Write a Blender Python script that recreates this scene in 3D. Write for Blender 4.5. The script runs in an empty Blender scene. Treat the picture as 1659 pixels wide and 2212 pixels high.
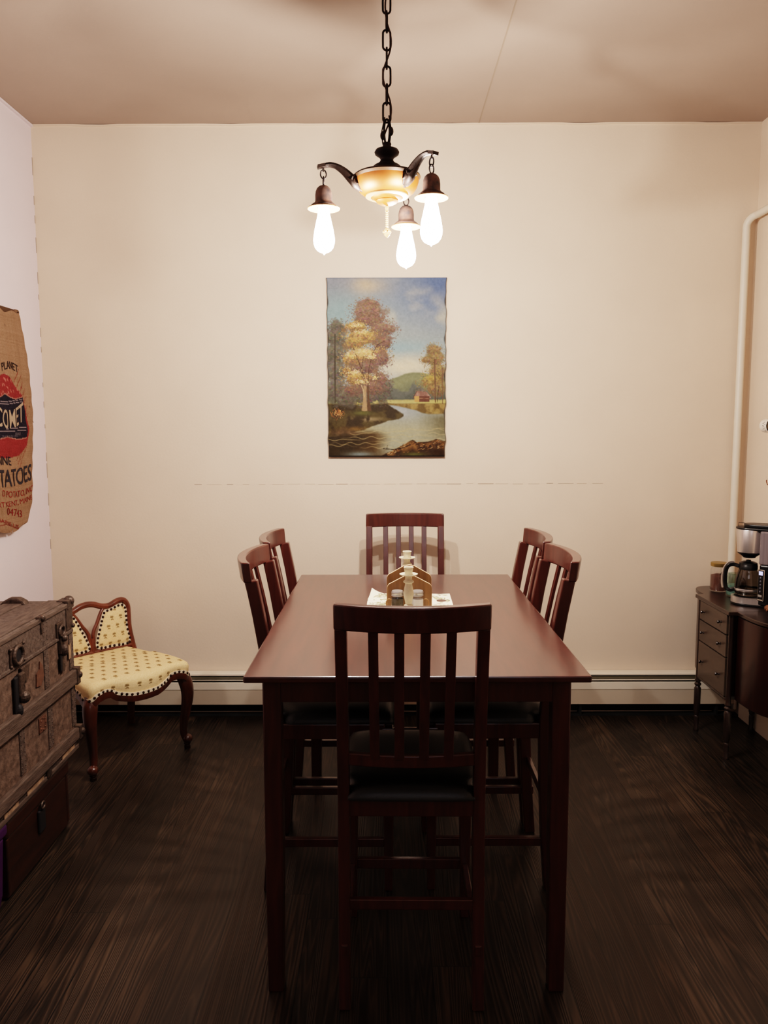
import bpy, bmesh, math, random
import numpy as np
from mathutils import Vector, Matrix
random.seed(7)
rng = np.random.default_rng(11)
PI = math.pi
scene = bpy.context.scene
col = scene.collection

# room sizes in metres
XL, XR, YB, YF, ZC = -1.80, 1.906, 4.20, -2.2, 3.085
TH = 0.915                                     # table height

# ------------------------------------------------------------------ materials
def srgb(c):
    return tuple(((v / 255) / 12.92) if v / 255 <= .04045 else (((v / 255) + .055) / 1.055) ** 2.4 for v in c)

def new_mat(name):
    m = bpy.data.materials.new(name); m.use_nodes = True
    nt = m.node_tree
    return m, nt, nt.nodes['Principled BSDF']

def N(nt, t, **kw):
    n = nt.nodes.new(t)
    for k, v in kw.items(): setattr(n, k, v)
    return n

def plain(name, rgb, rough=.5, metal=0, spec=.5, noise=0, nscale=30, bump=0, bscale=200, coat=0, stretch=(1, 1, 1), rgb2=None, coords='Object'):
    """solid colour broken up by noise, with optional fine bump"""
    m, nt, b = new_mat(name)
    c = srgb(rgb)
    b.inputs['Roughness'].default_value = rough
    b.inputs['Metallic'].default_value = metal
    b.inputs['Specular IOR Level'].default_value = spec
    b.inputs['Coat Weight'].default_value = coat
    b.inputs['Coat Roughness'].default_value = .12
    b.inputs['Base Color'].default_value = (*c, 1)
    if noise or bump or rgb2:
        tc = N(nt, 'ShaderNodeTexCoord'); mp = N(nt, 'ShaderNodeMapping')
        mp.inputs['Scale'].default_value = stretch
        nt.links.new(tc.outputs[coords], mp.inputs[0])
    if noise or rgb2:
        nz = N(nt, 'ShaderNodeTexNoise'); nz.inputs['Scale'].default_value = nscale; nz.inputs['Detail'].default_value = 6
        nt.links.new(mp.outputs[0], nz.inputs['Vector'])
        rp = N(nt, 'ShaderNodeValToRGB')
        lo = srgb(rgb2) if rgb2 else tuple(v * (1 - noise) for v in c)
        hi = c if rgb2 else tuple(min(1, v * (1 + noise)) for v in c)
        rp.color_ramp.elements[0].color = (*lo, 1); rp.color_ramp.elements[0].position = .32
        rp.color_ramp.elements[1].color = (*hi, 1); rp.color_ramp.elements[1].position = .68
        nt.links.new(nz.outputs['Fac'], rp.inputs[0]); nt.links.new(rp.outputs[0], b.inputs['Base Color'])
    if bump:
        n2 = N(nt, 'ShaderNodeTexNoise'); n2.inputs['Scale'].default_value = bscale; n2.inputs['Detail'].default_value = 4
        nt.links.new(mp.outputs[0], n2.inputs['Vector'])
        bp = N(nt, 'ShaderNodeBump'); bp.inputs['Strength'].default_value = bump; bp.inputs['Distance'].default_value = .004
        nt.links.new(n2.outputs['Fac'], bp.inputs['Height']); nt.links.new(bp.outputs[0], b.inputs['Normal'])
    return m

def emis(name, rgb, strength):
    m, nt, b = new_mat(name)
    b.inputs['Base Color'].default_value = (1, 1, 1, 1)
    b.inputs['Emission Color'].default_value = (*rgb, 1)
    b.inputs['Emission Strength'].default_value = strength
    return m

def thin_glass(name, rgb=(1, 1, 1)):
    m = bpy.data.materials.new(name); m.use_nodes = True; nt = m.node_tree; nt.nodes.remove(nt.nodes['Principled BSDF'])
    tr = N(nt, 'ShaderNodeBsdfTransparent'); tr.inputs[0].default_value = (*rgb, 1)
    gl = N(nt, 'ShaderNodeBsdfGlossy'); gl.inputs['Roughness'].default_value = .03; gl.inputs[0].default_value = (.9, .9, .9, 1)
    lw = N(nt, 'ShaderNodeLayerWeight'); lw.inputs[0].default_value = .5
    pw = N(nt, 'ShaderNodeMath', operation='POWER'); pw.inputs[1].default_value = 4; nt.links.new(lw.outputs['Facing'], pw.inputs[0])
    fr = N(nt, 'ShaderNodeMath', operation='MULTIPLY_ADD'); fr.inputs[1].default_value = .5; fr.inputs[2].default_value = .045; nt.links.new(pw.outputs[0], fr.inputs[0])
    mx = N(nt, 'ShaderNodeMixShader'); nt.links.new(fr.outputs[0], mx.inputs[0]); nt.links.new(tr.outputs[0], mx.inputs[1]); nt.links.new(gl.outputs[0], mx.inputs[2])
    nt.links.new(mx.outputs[0], nt.nodes['Material Output'].inputs[0]); return m

def glass(name, rgb=(1, 1, 1), rough=0.0, ior=1.45):
    m, nt, b = new_mat(name)
    b.inputs['Base Color'].default_value = (*rgb, 1)
    b.inputs['Transmission Weight'].default_value = 1
    b.inputs['Roughness'].default_value = rough
    b.inputs['IOR'].default_value = ior
    return m

def attr_mat(name, attr='paint', rough=.6, noise=.0, nscale=300, bump=0, bscale=400, spec=.3):
    m, nt, b = new_mat(name)
    a = N(nt, 'ShaderNodeAttribute'); a.attribute_name = attr
    src = a.outputs['Color']
    tc = N(nt, 'ShaderNodeTexCoord')
    if noise:
        nz = N(nt, 'ShaderNodeTexNoise'); nz.inputs['Scale'].default_value = nscale; nz.inputs['Detail'].default_value = 5
        nt.links.new(tc.outputs['Object'], nz.inputs['Vector'])
        mr = N(nt, 'ShaderNodeMapRange'); mr.inputs['From Min'].default_value = .3; mr.inputs['From Max'].default_value = .7
        mr.inputs['To Min'].default_value = 1 - noise; mr.inputs['To Max'].default_value = 1 + noise
        nt.links.new(nz.outputs['Fac'], mr.inputs['Value'])
        mx = N(nt, 'ShaderNodeVectorMath', operation='SCALE')
        nt.links.new(src, mx.inputs[0]); nt.links.new(mr.outputs[0], mx.inputs['Scale']); src = mx.outputs[0]
    nt.links.new(src, b.inputs['Base Color'])
    b.inputs['Roughness'].default_value = rough; b.inputs['Specular IOR Level'].default_value = spec
    if bump:
        n2 = N(nt, 'ShaderNodeTexNoise'); n2.inputs['Scale'].default_value = bscale
        nt.links.new(tc.outputs['Object'], n2.inputs['Vector'])
        bp = N(nt, 'ShaderNodeBump'); bp.inputs['Strength'].default_value = bump; bp.inputs['Distance'].default_value = .003
        nt.links.new(n2.outputs['Fac'], bp.inputs['Height']); nt.links.new(bp.outputs[0], b.inputs['Normal'])
    return m

def wood(name, dark, light, rough=.3, scale=14, stretch=(6, 6, .6), coat=.3, spec=.5, dist=6):
    m, nt, b = new_mat(name)
    tc = N(nt, 'ShaderNodeTexCoord'); mp = N(nt, 'ShaderNodeMapping'); mp.inputs['Scale'].default_value = stretch
    nt.links.new(tc.outputs['Object'], mp.inputs[0])
    nz = N(nt, 'ShaderNodeTexNoise'); nz.inputs['Scale'].default_value = scale; nz.inputs['Detail'].default_value = 8; nz.inputs['Distortion'].default_value = dist * .1
    nt.links.new(mp.outputs[0], nz.inputs['Vector'])
    rp = N(nt, 'ShaderNodeValToRGB'); rp.color_ramp.elements[0].position = .3; rp.color_ramp.elements[1].position = .72
    rp.color_ramp.elements[0].color = (*srgb(dark), 1); rp.color_ramp.elements[1].color = (*srgb(light), 1)
    nt.links.new(nz.outputs['Fac'], rp.inputs[0]); nt.links.new(rp.outputs[0], b.inputs['Base Color'])
    b.inputs['Roughness'].default_value = rough; b.inputs['Coat Weight'].default_value = coat
    b.inputs['Coat Roughness'].default_value = .15; b.inputs['Specular IOR Level'].default_value = spec
    return m

def floor_mat():
    m, nt, b = new_mat('dark stained planks')
    tc = N(nt, 'ShaderNodeTexCoord'); sep = N(nt, 'ShaderNodeSeparateXYZ'); nt.links.new(tc.outputs['Object'], sep.inputs[0])
    def M(op, a, bb=None, c=None):
        n = N(nt, 'ShaderNodeMath', operation=op)
        for i, v in enumerate((a, bb, c)):
            if v is None: continue
            if isinstance(v, (int, float)): n.inputs[i].default_value = v
            else: nt.links.new(v, n.inputs[i])
        return n.outputs[0]
    W = .128
    u = M('DIVIDE', sep.outputs['X'], W)
    idx = M('FLOOR', u); fr = M('FRACT', u)
    wn = N(nt, 'ShaderNodeTexWhiteNoise', noise_dimensions='1D'); nt.links.new(idx, wn.inputs['W'])
    off = M('MULTIPLY', wn.outputs['Value'], 3.1)
    yv = M('ADD', sep.outputs['Y'], off)
    row = M('DIVIDE', yv, 2.6); ridx = M('FLOOR', row); rfr = M('FRACT', row)
    wn2 = N(nt, 'ShaderNodeTexWhiteNoise', noise_dimensions='2D')
    cv = N(nt, 'ShaderNodeCombineXYZ'); nt.links.new(idx, cv.inputs[0]); nt.links.new(ridx, cv.inputs[1]); nt.links.new(cv.outputs[0], wn2.inputs['Vector'])
    # growth-ring lines: distorted distance field stretched along each plank
    gx = M('ADD', sep.outputs['X'], M('MULTIPLY', wn2.outputs['Value'], 7.0))
    g = N(nt, 'ShaderNodeCombineXYZ')
    nt.links.new(gx, g.inputs[0]); nt.links.new(M('MULTIPLY', yv, .035), g.inputs[1]); nt.links.new(M('MULTIPLY', wn2.outputs['Value'], 11), g.inputs[2])
    n1 = N(nt, 'ShaderNodeTexNoise'); n1.inputs['Scale'].default_value = 9; n1.inputs['Detail'].default_value = 2
    nt.links.new(g.outputs[0], n1.inputs['Vector'])
    rings = M('FRACT', M('MULTIPLY', n1.outputs['Fac'], 34.0))
    tri = M('ABSOLUTE', M('SUBTRACT', rings, .5))           # 0..0.5
    line = M('MULTIPLY', tri, 2.0)
    n2 = N(nt, 'ShaderNodeTexNoise'); n2.inputs['Scale'].default_value = 60; n2.inputs['Detail'].default_value = 5
    g2 = N(nt, 'ShaderNodeCombineXYZ'); nt.links.new(M('MULTIPLY', sep.outputs['X'], 6), g2.inputs[0]); nt.links.new(M('MULTIPLY', sep.outputs['Y'], .25), g2.inputs[1])
    nt.links.new(g2.outputs[0], n2.inputs['Vector'])
    n3 = N(nt, 'ShaderNodeTexNoise'); n3.inputs['Scale'].default_value = 1.7; n3.inputs['Detail'].default_value = 3
    nt.links.new(tc.outputs['Object'], n3.inputs['Vector'])
    fac = M('ADD', M('MULTIPLY', line, .45), M('ADD', M('MULTIPLY', n2.outputs['Fac'], .30), M('MULTIPLY', wn2.outputs['Value'], .22)))
    fac = M('ADD', fac, M('MULTIPLY', M('SUBTRACT', n3.outputs['Fac'], .5), .9))
    rp = N(nt, 'ShaderNodeValToRGB')
    rp.color_ramp.elements[0].position = .22; rp.color_ramp.elements[0].color = (*srgb((25, 19, 14)), 1)
    rp.color_ramp.elements[1].position = .92; rp.color_ramp.elements[1].color = (*srgb((82, 67, 53)), 1)
    e = rp.color_ramp.elements.new(.55); e.color = (*srgb((45, 35, 27)), 1)
    nt.links.new(fac, rp.inputs[0])
    seam = M('MAXIMUM', M('LESS_THAN', fr, .03), M('LESS_THAN', rfr, .0012))
    mx = N(nt, 'ShaderNodeMixRGB'); mx.inputs['Color2'].default_value = (.004, .003, .002, 1)
    nt.links.new(seam, mx.inputs['Fac']); nt.links.new(rp.outputs[0], mx.inputs['Color1'])
    nt.links.new(mx.outputs[0], b.inputs['Base Color'])
    nt.links.new(M('ADD', M('MULTIPLY', n2.outputs['Fac'], .22), .3), b.inputs['Roughness'])
    b.inputs['Specular IOR Level'].default_value = .42
    bp = N(nt, 'ShaderNodeBump'); bp.inputs['Strength'].default_value = .35; bp.inputs['Distance'].default_value = .002
    nt.links.new(M('SUBTRACT', M('MULTIPLY', line, .5), M('MULTIPLY', seam, 2)), bp.inputs['Height']); nt.links.new(bp.outputs[0], b.inputs['Normal'])
    return m

def bulb_mat():
    m = bpy.data.materials.new('glowing clear bulb'); m.use_nodes = True; nt = m.node_tree; nt.nodes.remove(nt.nodes['Principled BSDF'])
    tr = N(nt, 'ShaderNodeBsdfTransparent'); em = N(nt, 'ShaderNodeEmission'); em.inputs[0].default_value = (1, .93, .84, 1); em.inputs[1].default_value = 15
    ad = N(nt, 'ShaderNodeAddShader'); nt.links.new(tr.outputs[0], ad.inputs[0]); nt.links.new(em.outputs[0], ad.inputs[1]); nt.links.new(ad.outputs[0], nt.nodes['Material Output'].inputs[0])
    return m

MT = {}
MT['wall'] = plain('cream painted plaster', (222, 203, 184), .75, noise=.025, nscale=3, bump=.12, bscale=90, spec=.25)
MT['wall_left'] = plain('pale lilac cream plaster', (220, 208, 212), .75, noise=.02, nscale=3, bump=.12, bscale=90, spec=.25)
MT['ceiling'] = plain('taupe ceiling paint', (164, 146, 134), .8, noise=.05, nscale=1.6, bump=.1, bscale=60, spec=.2)
MT['crack'] = plain('crack shadow', (150, 132, 116), .9)
MT['floor'] = floor_mat()
MT['white'] = plain('white painted metal', (222, 212, 196), .45, noise=.02, nscale=8)
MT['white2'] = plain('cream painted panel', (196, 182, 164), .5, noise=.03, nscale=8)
MT['heater_shade'] = plain('heater shade black', (14, 12, 11), .8)
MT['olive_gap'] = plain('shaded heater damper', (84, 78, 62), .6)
MT['cherry'] = wood('dark cherry wood', (60, 29, 25), (82, 41, 34), rough=.3, scale=5, stretch=(9, 9, .8), coat=.45)
MT['cherry_top'] = wood('cherry table top', (58, 26, 22), (76, 36, 30), rough=.36, scale=4, stretch=(9, .8, 9), coat=.55)
MT['leather'] = plain('black leather', (16, 18, 18), .38, bump=.15, bscale=260, spec=.5)
MT['iron'] = plain('blackened iron', (44, 34, 32), .55, metal=.6, noise=.3, nscale=60)
MT['cord'] = plain('brown cloth cord', (62, 44, 36), .9)
MT['bronze'] = plain('dark bronze', (46, 33, 27), .5, metal=.45, noise=.35, nscale=40, bump=.2, bscale=120)
MT['copper'] = plain('antique copper', (122, 92, 80), .55, metal=.6, noise=.3, nscale=50, rgb2=(70, 62, 62))
MT['rim_dark'] = plain('dark patinated rim', (60, 40, 24), .45, metal=.2, spec=.35)
MT['brass'] = plain('aged brass', (128, 66, 24), .5, metal=.55, noise=.18, nscale=25)
MT['ribbed'] = plain('pale gold reflector', (150, 112, 76), .5, metal=.5)
MT['bulb'] = bulb_mat()
MT['porcelain'] = plain('socket white', (235, 228, 210), .4)
MT['canvas'] = attr_mat('oil on canvas', rough=.55, noise=.08, nscale=500, bump=.15, bscale=500, spec=.15)
MT['canvas_edge'] = plain('dark canvas edge', (52, 44, 38), .8, noise=.3, nscale=80)
MT['sack'] = attr_mat('printed burlap', rough=.95, noise=.16, nscale=330, bump=.5, bscale=500, spec=.1)
MT['trunk'] = plain('worn brown trunk canvas', (116, 96, 84), .8, rgb2=(80, 65, 56), nscale=34, bump=.7, bscale=90, spec=.25)
MT['trunk_metal'] = plain('rusty tin trunk covering', (104, 90, 82), .6, metal=.1, rgb2=(74, 62, 56), nscale=60, bump=.6, bscale=140, spec=.35)
MT['trunk_wood'] = plain('worn trunk slat wood', (102, 87, 78), .65, rgb2=(74, 61, 54), nscale=20, stretch=(6, .8, 6), bump=.5, bscale=50, spec=.3)
MT['trunk_iron'] = plain('dull iron hardware', (82, 68, 60), .5, metal=.5, noise=.35, nscale=70, bump=.5, bscale=120)
MT['black'] = plain('black hole', (24, 20, 22), .7)
MT['copper_plate'] = plain('worn copper plate', (112, 80, 66), .55, metal=.4, noise=.2, nscale=60)
MT['torn'] = plain('torn pale paper', (150, 122, 98), .9, noise=.3, nscale=50)
MT['chest'] = wood('dark red brown chest wood', (38, 17, 9), (62, 30, 16), rough=.5, scale=5, stretch=(6, .8, 6), coat=.05)
MT['purple'] = plain('purple plastic', (66, 24, 76), .5)
MT['walnut'] = wood('polished walnut', (84, 42, 28), (118, 64, 44), rough=.28, scale=6, stretch=(5, 5, 1), coat=.4)
MT['walnut_dark'] = wood('dark carved walnut', (50, 24, 17), (88, 46, 32), rough=.3, scale=6, stretch=(5, 5, 1), coat=.4)
MT['yellow'] = plain('gold damask', (236, 209, 164), .8, rgb2=(225, 194, 144), nscale=160, bump=.35, bscale=700, spec=.2)
MT['sprig'] = plain('olive sprig embroidery', (150, 124, 78), .85)
MT['gimp'] = plain('cream gimp braid', (222, 206, 180), .8, bump=.4, bscale=500)
MT['nail'] = plain('dark nail head', (48, 26, 18), .35, metal=.5)
MT['mahog'] = wood('dark mahogany', (30, 20, 16), (52, 36, 30), rough=.3, scale=5, stretch=(4, 4, 1), coat=.35)
MT['mahog_red'] = wood('deep red mahogany', (32, 12, 9), (48, 18, 13), rough=.3, scale=5, stretch=(5, 5, .8), coat=.35)
MT['drawer'] = wood('worn drawer front', (64, 53, 45), (80, 67, 57), rough=.42, scale=4, stretch=(5, 1, 5), coat=.15)
MT['steel'] = plain('brushed stainless', (214, 206, 202), .28, metal=.85, noise=.05, nscale=60, stretch=(1, 1, .02))
MT['chrome'] = plain('chrome', (215, 212, 210), .1, metal=1)
MT['blackpl'] = plain('black plastic', (14, 13, 15), .35, spec=.5)
MT['smoke'] = plain('smoky clear plastic tank', (124, 114, 116), .15, spec=.6, noise=.25, nscale=3, stretch=(20, 20, .2))
MT['button'] = plain('grey button', (96, 96, 108), .5)
MT['bluelcd'] = emis('lit clock display', (.18, .25, .9), 1.2)
MT['clear'] = thin_glass('clear glass', (.98, .98, .98))
MT['carafe_glass'] = thin_glass('smoky carafe glass', (.58, .56, .53))
MT['green_glass'] = thin_glass('pale green glass', (.84, .92, .89))
MT['jar_brown'] = plain('brown sugar', (96, 62, 50), .9, noise=.2, nscale=200)
MT['gold_lid'] = plain('gold tin lid', (170, 144, 92), .35, metal=.8)
MT['pale_fill'] = plain('pale green blue filling', (128, 142, 136), .7)
MT['wicker'] = plain('brown wicker', (138, 92, 64), .6, rgb2=(92, 56, 36), nscale=90, bump=.5, bscale=200)
MT['enamel'] = plain('white enamel', (238, 232, 222), .2, coat=.4)
MT['enamel_black'] = plain('black enamel rim', (14, 10, 12), .25)
MT['mug_in'] = plain('beige mug glaze', (196, 178, 146), .4)
MT['oak'] = wood('honey oak ply', (112, 80, 50), (136, 100, 66), rough=.45, scale=6, stretch=(14, 14, 1), coat=.1)
MT['ply'] = plain('pale ply edge', (226, 186, 150), .6)
MT['stick'] = plain('chalky cream paint', (214, 203, 178), .6, noise=.08, nscale=60, spec=.3)
MT['tin'] = plain('tin lid', (190, 186, 182), .35, metal=.7)
MT['pepper'] = plain('ground pepper', (84, 80, 66), .95, noise=.5, nscale=600)
MT['salt'] = plain('salt', (236, 232, 228), .9)
MT['napkin'] = plain('white paper napkins', (236, 230, 220), .9)
MT['linen'] = attr_mat('printed linen', rough=.9, noise=.05, nscale=300, bump=.3, bscale=700, spec=.15)

# ------------------------------------------------------------------ mesh helpers
def add_box(bm, cx, cy, cz, sx, sy, sz, rot=None, mi=0):
    M = Matrix.Translation((cx, cy, cz))
    if rot is not None: M = M @ rot
    M = M @ Matrix.Diagonal((sx, sy, sz, 1))
    r = bmesh.ops.create_cube(bm, size=1, matrix=M)
    for f in {f for v in r['verts'] for f in v.link_faces}: f.material_index = mi

def add_lathe(bm, prof, seg=28, M=None, mi=0, cap0=True, cap1=True, sx=1, sy=1):
    M = M or Matrix()
    rings = []
    for r, z in prof:
        if r < 1e-5: rings.append([bm.verts.new(M @ Vector((0, 0, z)))])
        else: rings.append([bm.verts.new(M @ Vector((sx * r * math.cos(2 * PI * i / seg), sy * r * math.sin(2 * PI * i / seg), z))) for i in range(seg)])
    for a, b in zip(rings, rings[1:]):
        for i in range(seg):
            j = (i + 1) % seg
            if len(a) == 1 and len(b) == 1: continue
            if len(a) == 1: f = bm.faces.new((a[0], b[j], b[i]))
            elif len(b) == 1: f = bm.faces.new((a[i], a[j], b[0]))
            else: f = bm.faces.new((a[i], a[j], b[j], b[i]))
            f.material_index = mi
    if cap0 and len(rings[0]) > 1: bm.faces.new(list(reversed(rings[0]))).material_index = mi
    if cap1 and len(rings[-1]) > 1: bm.faces.new(rings[-1]).material_index = mi

def frame_of(t, up):
    t = t.normalized(); s = t.cross(up)
    if s.length < 1e-4: s = t.cross(Vector((1, 0, 0)))
    s.normalize(); return s, s.cross(t).normalized()

def add_sweep(bm, pts, prof, closed=False, caps=True, up=Vector((0, 0, 1)), mi=0, parallel=True):
    """prof(i, n) -> list of (side, up) offsets"""
    pts = [Vector(p) for p in pts]; n = len(pts); rings = []; s = None
    for i, p in enumerate(pts):
        if closed: t = pts[(i + 1) % n] - pts[i - 1]
        else: t = pts[min(i + 1, n - 1)] - pts[max(i - 1, 0)]
        if s is None or not parallel: s, u = frame_of(t, up)
        else:
            t = t.normalized(); s = (s - t * s.dot(t)).normalized(); u = s.cross(t).normalized()
        rings.append([bm.verts.new(p + s * a + u * b) for a, b in prof(i, n)])
    m = len(rings[0])
    pairs = list(zip(rings, rings[1:])) + ([(rings[-1], rings[0])] if closed else [])
    for a, b in pairs:
        for i in range(m):
            j = (i + 1) % m
            bm.faces.new((a[i], a[j], b[j], b[i])).material_index = mi
    if caps and not closed:
        bm.faces.new(list(reversed(rings[0]))).material_index = mi; bm.faces.new(rings[-1]).material_index = mi

def add_tube(bm, pts, r, seg=10, closed=False, mi=0, sq=1.0):
    def prof(i, n):
        rr = r[min(i, len(r) - 1)] if isinstance(r, (list, tuple)) else r
        return [(rr * math.cos(2 * PI * k / seg), sq * rr * math.sin(2 * PI * k / seg)) for k in range(seg)]
    add_sweep(bm, pts, prof, closed=closed, mi=mi)

def add_ribbon(bm, pts, w, h, closed=False, up=Vector((0, 0, 1)), mi=0, parallel=False):
    add_sweep(bm, pts, lambda i, n: [(-w / 2, -h / 2), (w / 2, -h / 2), (w / 2, h / 2), (-w / 2, h / 2)], closed=closed, up=up, mi=mi, parallel=parallel)

def add_ball(bm, c, r, seg=10, rings=6, sz=1.0, mi=0, M=None):
    T = Matrix.Translation(c) @ (M or Matrix()) @ Matrix.Diagonal((1, 1, sz, 1))
    x = bmesh.ops.create_uvsphere(bm, u_segments=seg, v_segments=rings, radius=r, matrix=T)
    for f in {f for v in x['verts'] for f in v.link_faces}: f.material_index = mi

def add_prism(bm, poly, y0, y1, axis='y', mi=0):
    """polygon in the two other axes extruded along axis"""
    def P(a, b, t):
        return {'y': (a, t, b), 'z': (a, b, t), 'x': (t, a, b)}[axis]
    A = [bm.verts.new(P(a, b, y0)) for a, b in poly]; B = [bm.verts.new(P(a, b, y1)) for a, b in poly]
    n = len(poly)
    fs = [bm.faces.new(A), bm.faces.new(list(reversed(B)))]
    for i in range(n): fs.append(bm.faces.new((A[i], B[i], B[(i + 1) % n], A[(i + 1) % n])))
    for f in fs: f.material_index = mi

def spline(pts, n=8, closed=False):
    """Catmull-Rom through pts"""
    P = [Vector(p) for p in pts]; out = []; m = len(P)
    rngi = range(m) if closed else range(m - 1)
    for i in rngi:
        if closed: p0, p1, p2, p3 = P[i - 1], P[i], P[(i + 1) % m], P[(i + 2) % m]
        else: p0, p1, p2, p3 = P[max(i - 1, 0)], P[i], P[i + 1], P[min(i + 2, m - 1)]
        for k in range(n):
            t = k / n
            out.append(.5 * ((2 * p1) + (p2 - p0) * t + (2 * p0 - 5 * p1 + 4 * p2 - p3) * t * t + (3 * p1 - p0 - 3 * p2 + p3) * t ** 3))
    if not closed: out.append(P[-1])
    return out

def obj(name, bm, mats, parent=None, smooth=False, bevel=0, label=None, seg=2, angle=40, sub=0):
    bmesh.ops.recalc_face_normals(bm, faces=bm.faces)
    me = bpy.data.meshes.new(name); bm.to_mesh(me); bm.free()
    for m in (mats if isinstance(mats, (list, tuple)) else [mats]): me.materials.append(MT[m] if isinstance(m, str) else m)
    o = bpy.data.objects.new(name, me); col.objects.link(o)
    if parent: o.parent = parent
    if smooth:
        me.shade_smooth()
        me.set_sharp_from_angle(angle=math.radians(angle))
    if bevel:
        md = o.modifiers.new('bevel', 'BEVEL'); md.width = bevel; md.segments = seg; md.limit_method = 'ANGLE'; md.angle_limit = math.radians(35)
        md.harden_normals = False
    if sub:
        md = o.modifiers.new('sub', 'SUBSURF'); md.levels = sub; md.render_levels = sub
    if label: o['label'] = label
    return o

def thing(name, label, cat, loc=(0, 0, 0), rz=0, group=None):
    o = bpy.data.objects.new(name, None); col.objects.link(o); o.location = loc; o.rotation_euler = (0, 0, rz)
    o.empty_display_size = .1
    tag(o, label, cat, group); return o

def tag(o, label, cat, group=None):
    o['label'] = label; o['category'] = cat
    if group: o['group'] = group
    return o

def struct(name, bm, m, **kw):
    o = obj(name, bm, m, **kw); o['kind'] = 'structure'; return o

def dup(root, loc, rz, label, scale=(1, 1, 1)):
    r = root.copy(); col.objects.link(r); r.location = loc; r.rotation_euler = (0, 0, rz); r.scale = scale; r['label'] = label
    for ch in list(root.children):
        c = ch.copy(); col.objects.link(c); c.parent = r
        for g in list(ch.children):
            d = g.copy(); col.objects.link(d); d.parent = c
    return r

B = bmesh.new

# ------------------------------------------------------------------ the room
T = .12
bm = B(); add_box(bm, (XL + XR) / 2, (YB + YF) / 2, -.05, XR - XL + 2 * T, YB - YF + 2 * T, .1); struct('floor', bm, 'floor')
bm = B(); add_box(bm, (XL + XR) / 2, (YB + YF) / 2, ZC + .05, XR - XL + 2 * T, YB - YF + 2 * T, .1)
add_box(bm, .474, 1.0, ZC - .0005, .005, 2 * (YB - 1.0), .002, mi=1)         # hairline seam in the ceiling board
struct('ceiling', bm, ['ceiling', 'crack'])
bm = B(); add_box(bm, (XL + XR) / 2, YB + T / 2, ZC / 2, XR - XL, T, ZC)
for i in range(26):                                                          # hairline joint across the back wall
    x = -1.0 + i * .085
    add_box(bm, x, YB - .0004, 1.254 + random.uniform(-.0015, .0015), random.uniform(.03, .09), .001, random.choice([.001, .0012, .0025]), mi=1)
struct('wall_back', bm, ['wall', 'crack'])
bm = B(); add_box(bm, XL - T / 2, (YB + YF) / 2, ZC / 2, T, YB - YF + 2 * T, ZC)
for i in range(16):
    add_box(bm, XL + .0004, YB - .004, .9 + i * .13 + random.uniform(-.04, .04), .001, .004, random.uniform(.02, .09), mi=1)
struct('wall_left', bm, ['wall_left', 'crack'])
bm = B(); add_box(bm, XR + T / 2, (YB + YF) / 2, ZC / 2, T, YB - YF + 2 * T, ZC); struct('wall_right', bm, 'wall')
bm = B(); add_box(bm, (XL + XR) / 2, YF - T / 2, ZC / 2, XR - XL, T, ZC); struct('wall_front', bm, 'wall')
# thin bead where the plaster meets the ceiling
bm = B()
pts = [(XL + .004, YB - .006, ZC - .004 + .003 * math.sin(i * 1.7)) for i in range(2)]
add_ribbon(bm, [(XL + (XR - XL) * i / 40, YB - .003, ZC - .004 + .003 * math.sin(i * 1.3) * math.sin(i * .37)) for i in range(41)], .007, .008)
struct('trim_1', bm, 'wall')
bm = B(); add_ribbon(bm, [(XL + .006, YF + (YB - YF) * i / 30, ZC - .006) for i in range(31)], .012, .01); struct('trim_2', bm, 'wall_left')
# white skirting along the right wall
bm = B(); add_box(bm, XR - .008, (YB + YF) / 2 - .04, .10, .016, YB - YF - .08, .20); struct('baseboard_right', bm, 'white', bevel=.003)

# ------------------------------------------------------------------ baseboard heater on the back wall
t = thing('baseboard_heater', 'long cream baseboard heater running along the foot of the back wall', 'heater', (0, YB, 0))
hx0, hx1 = XL + .012, 1.886
cx, L = (hx0 + hx1) / 2, hx1 - hx0
bm = B(); add_prism(bm, [(-.004, .150), (-.004, .236), (-.040, .236), (-.058, .231), (-.058, .224), (-.014, .226), (-.014, .150)], hx0, hx1, axis='x'); obj('back_panel', bm, 'white', t)
bm = B(); add_box(bm, cx, -.018, .205, L - .01, .008, .034); add_box(bm, cx, -.004, .08, L - .01, .006, .14); add_box(bm, cx, -.032, .0015, L - .01, .056, .003); obj('slot', bm, 'heater_shade', t)  # black sheets paint in the shade behind and beneath the cover
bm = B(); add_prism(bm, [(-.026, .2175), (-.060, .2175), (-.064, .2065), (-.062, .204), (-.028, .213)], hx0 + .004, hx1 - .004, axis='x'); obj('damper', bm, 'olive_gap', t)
bm = B(); add_prism(bm, [(-.060, .2035), (-.064, .2035), (-.064, .1985), (-.060, .1985)], hx0 + .002, hx1 - .002, axis='x'); obj('damper_edge', bm, 'white', t)
bm = B(); add_prism(bm, [(-.052, .188), (-.067, .188), (-.069, .150), (-.065, .146), (-.065, .066), (-.050, .062), (-.050, .070), (-.058, .072), (-.058, .180)], hx0, hx1, axis='x'); obj('front_cover', bm, 'white', t, bevel=.0015)
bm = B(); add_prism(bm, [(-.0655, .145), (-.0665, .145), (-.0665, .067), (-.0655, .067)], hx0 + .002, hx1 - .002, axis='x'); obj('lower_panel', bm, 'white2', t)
bm = B()
for i in range(90): add_box(bm, hx0 + .04 + i * (L - .08) / 89, -.036, .115, .002, .03, .08)
o = obj('fin_bank', bm, 'heater_shade', t); o['kind'] = 'stuff'
for x in (hx0 + .15, -.6, .3, 1.05, hx1 - .1):
    bm = B(); add_box(bm, x, -.03, .085, .012, .05, .17); obj('bracket', bm, 'heater_shade', t)
bm = B(); add_box(bm, hx1 - .006, -.034, .134, .016, .068, .20); obj('end_cap', bm, 'white', t, bevel=.004)
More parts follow.
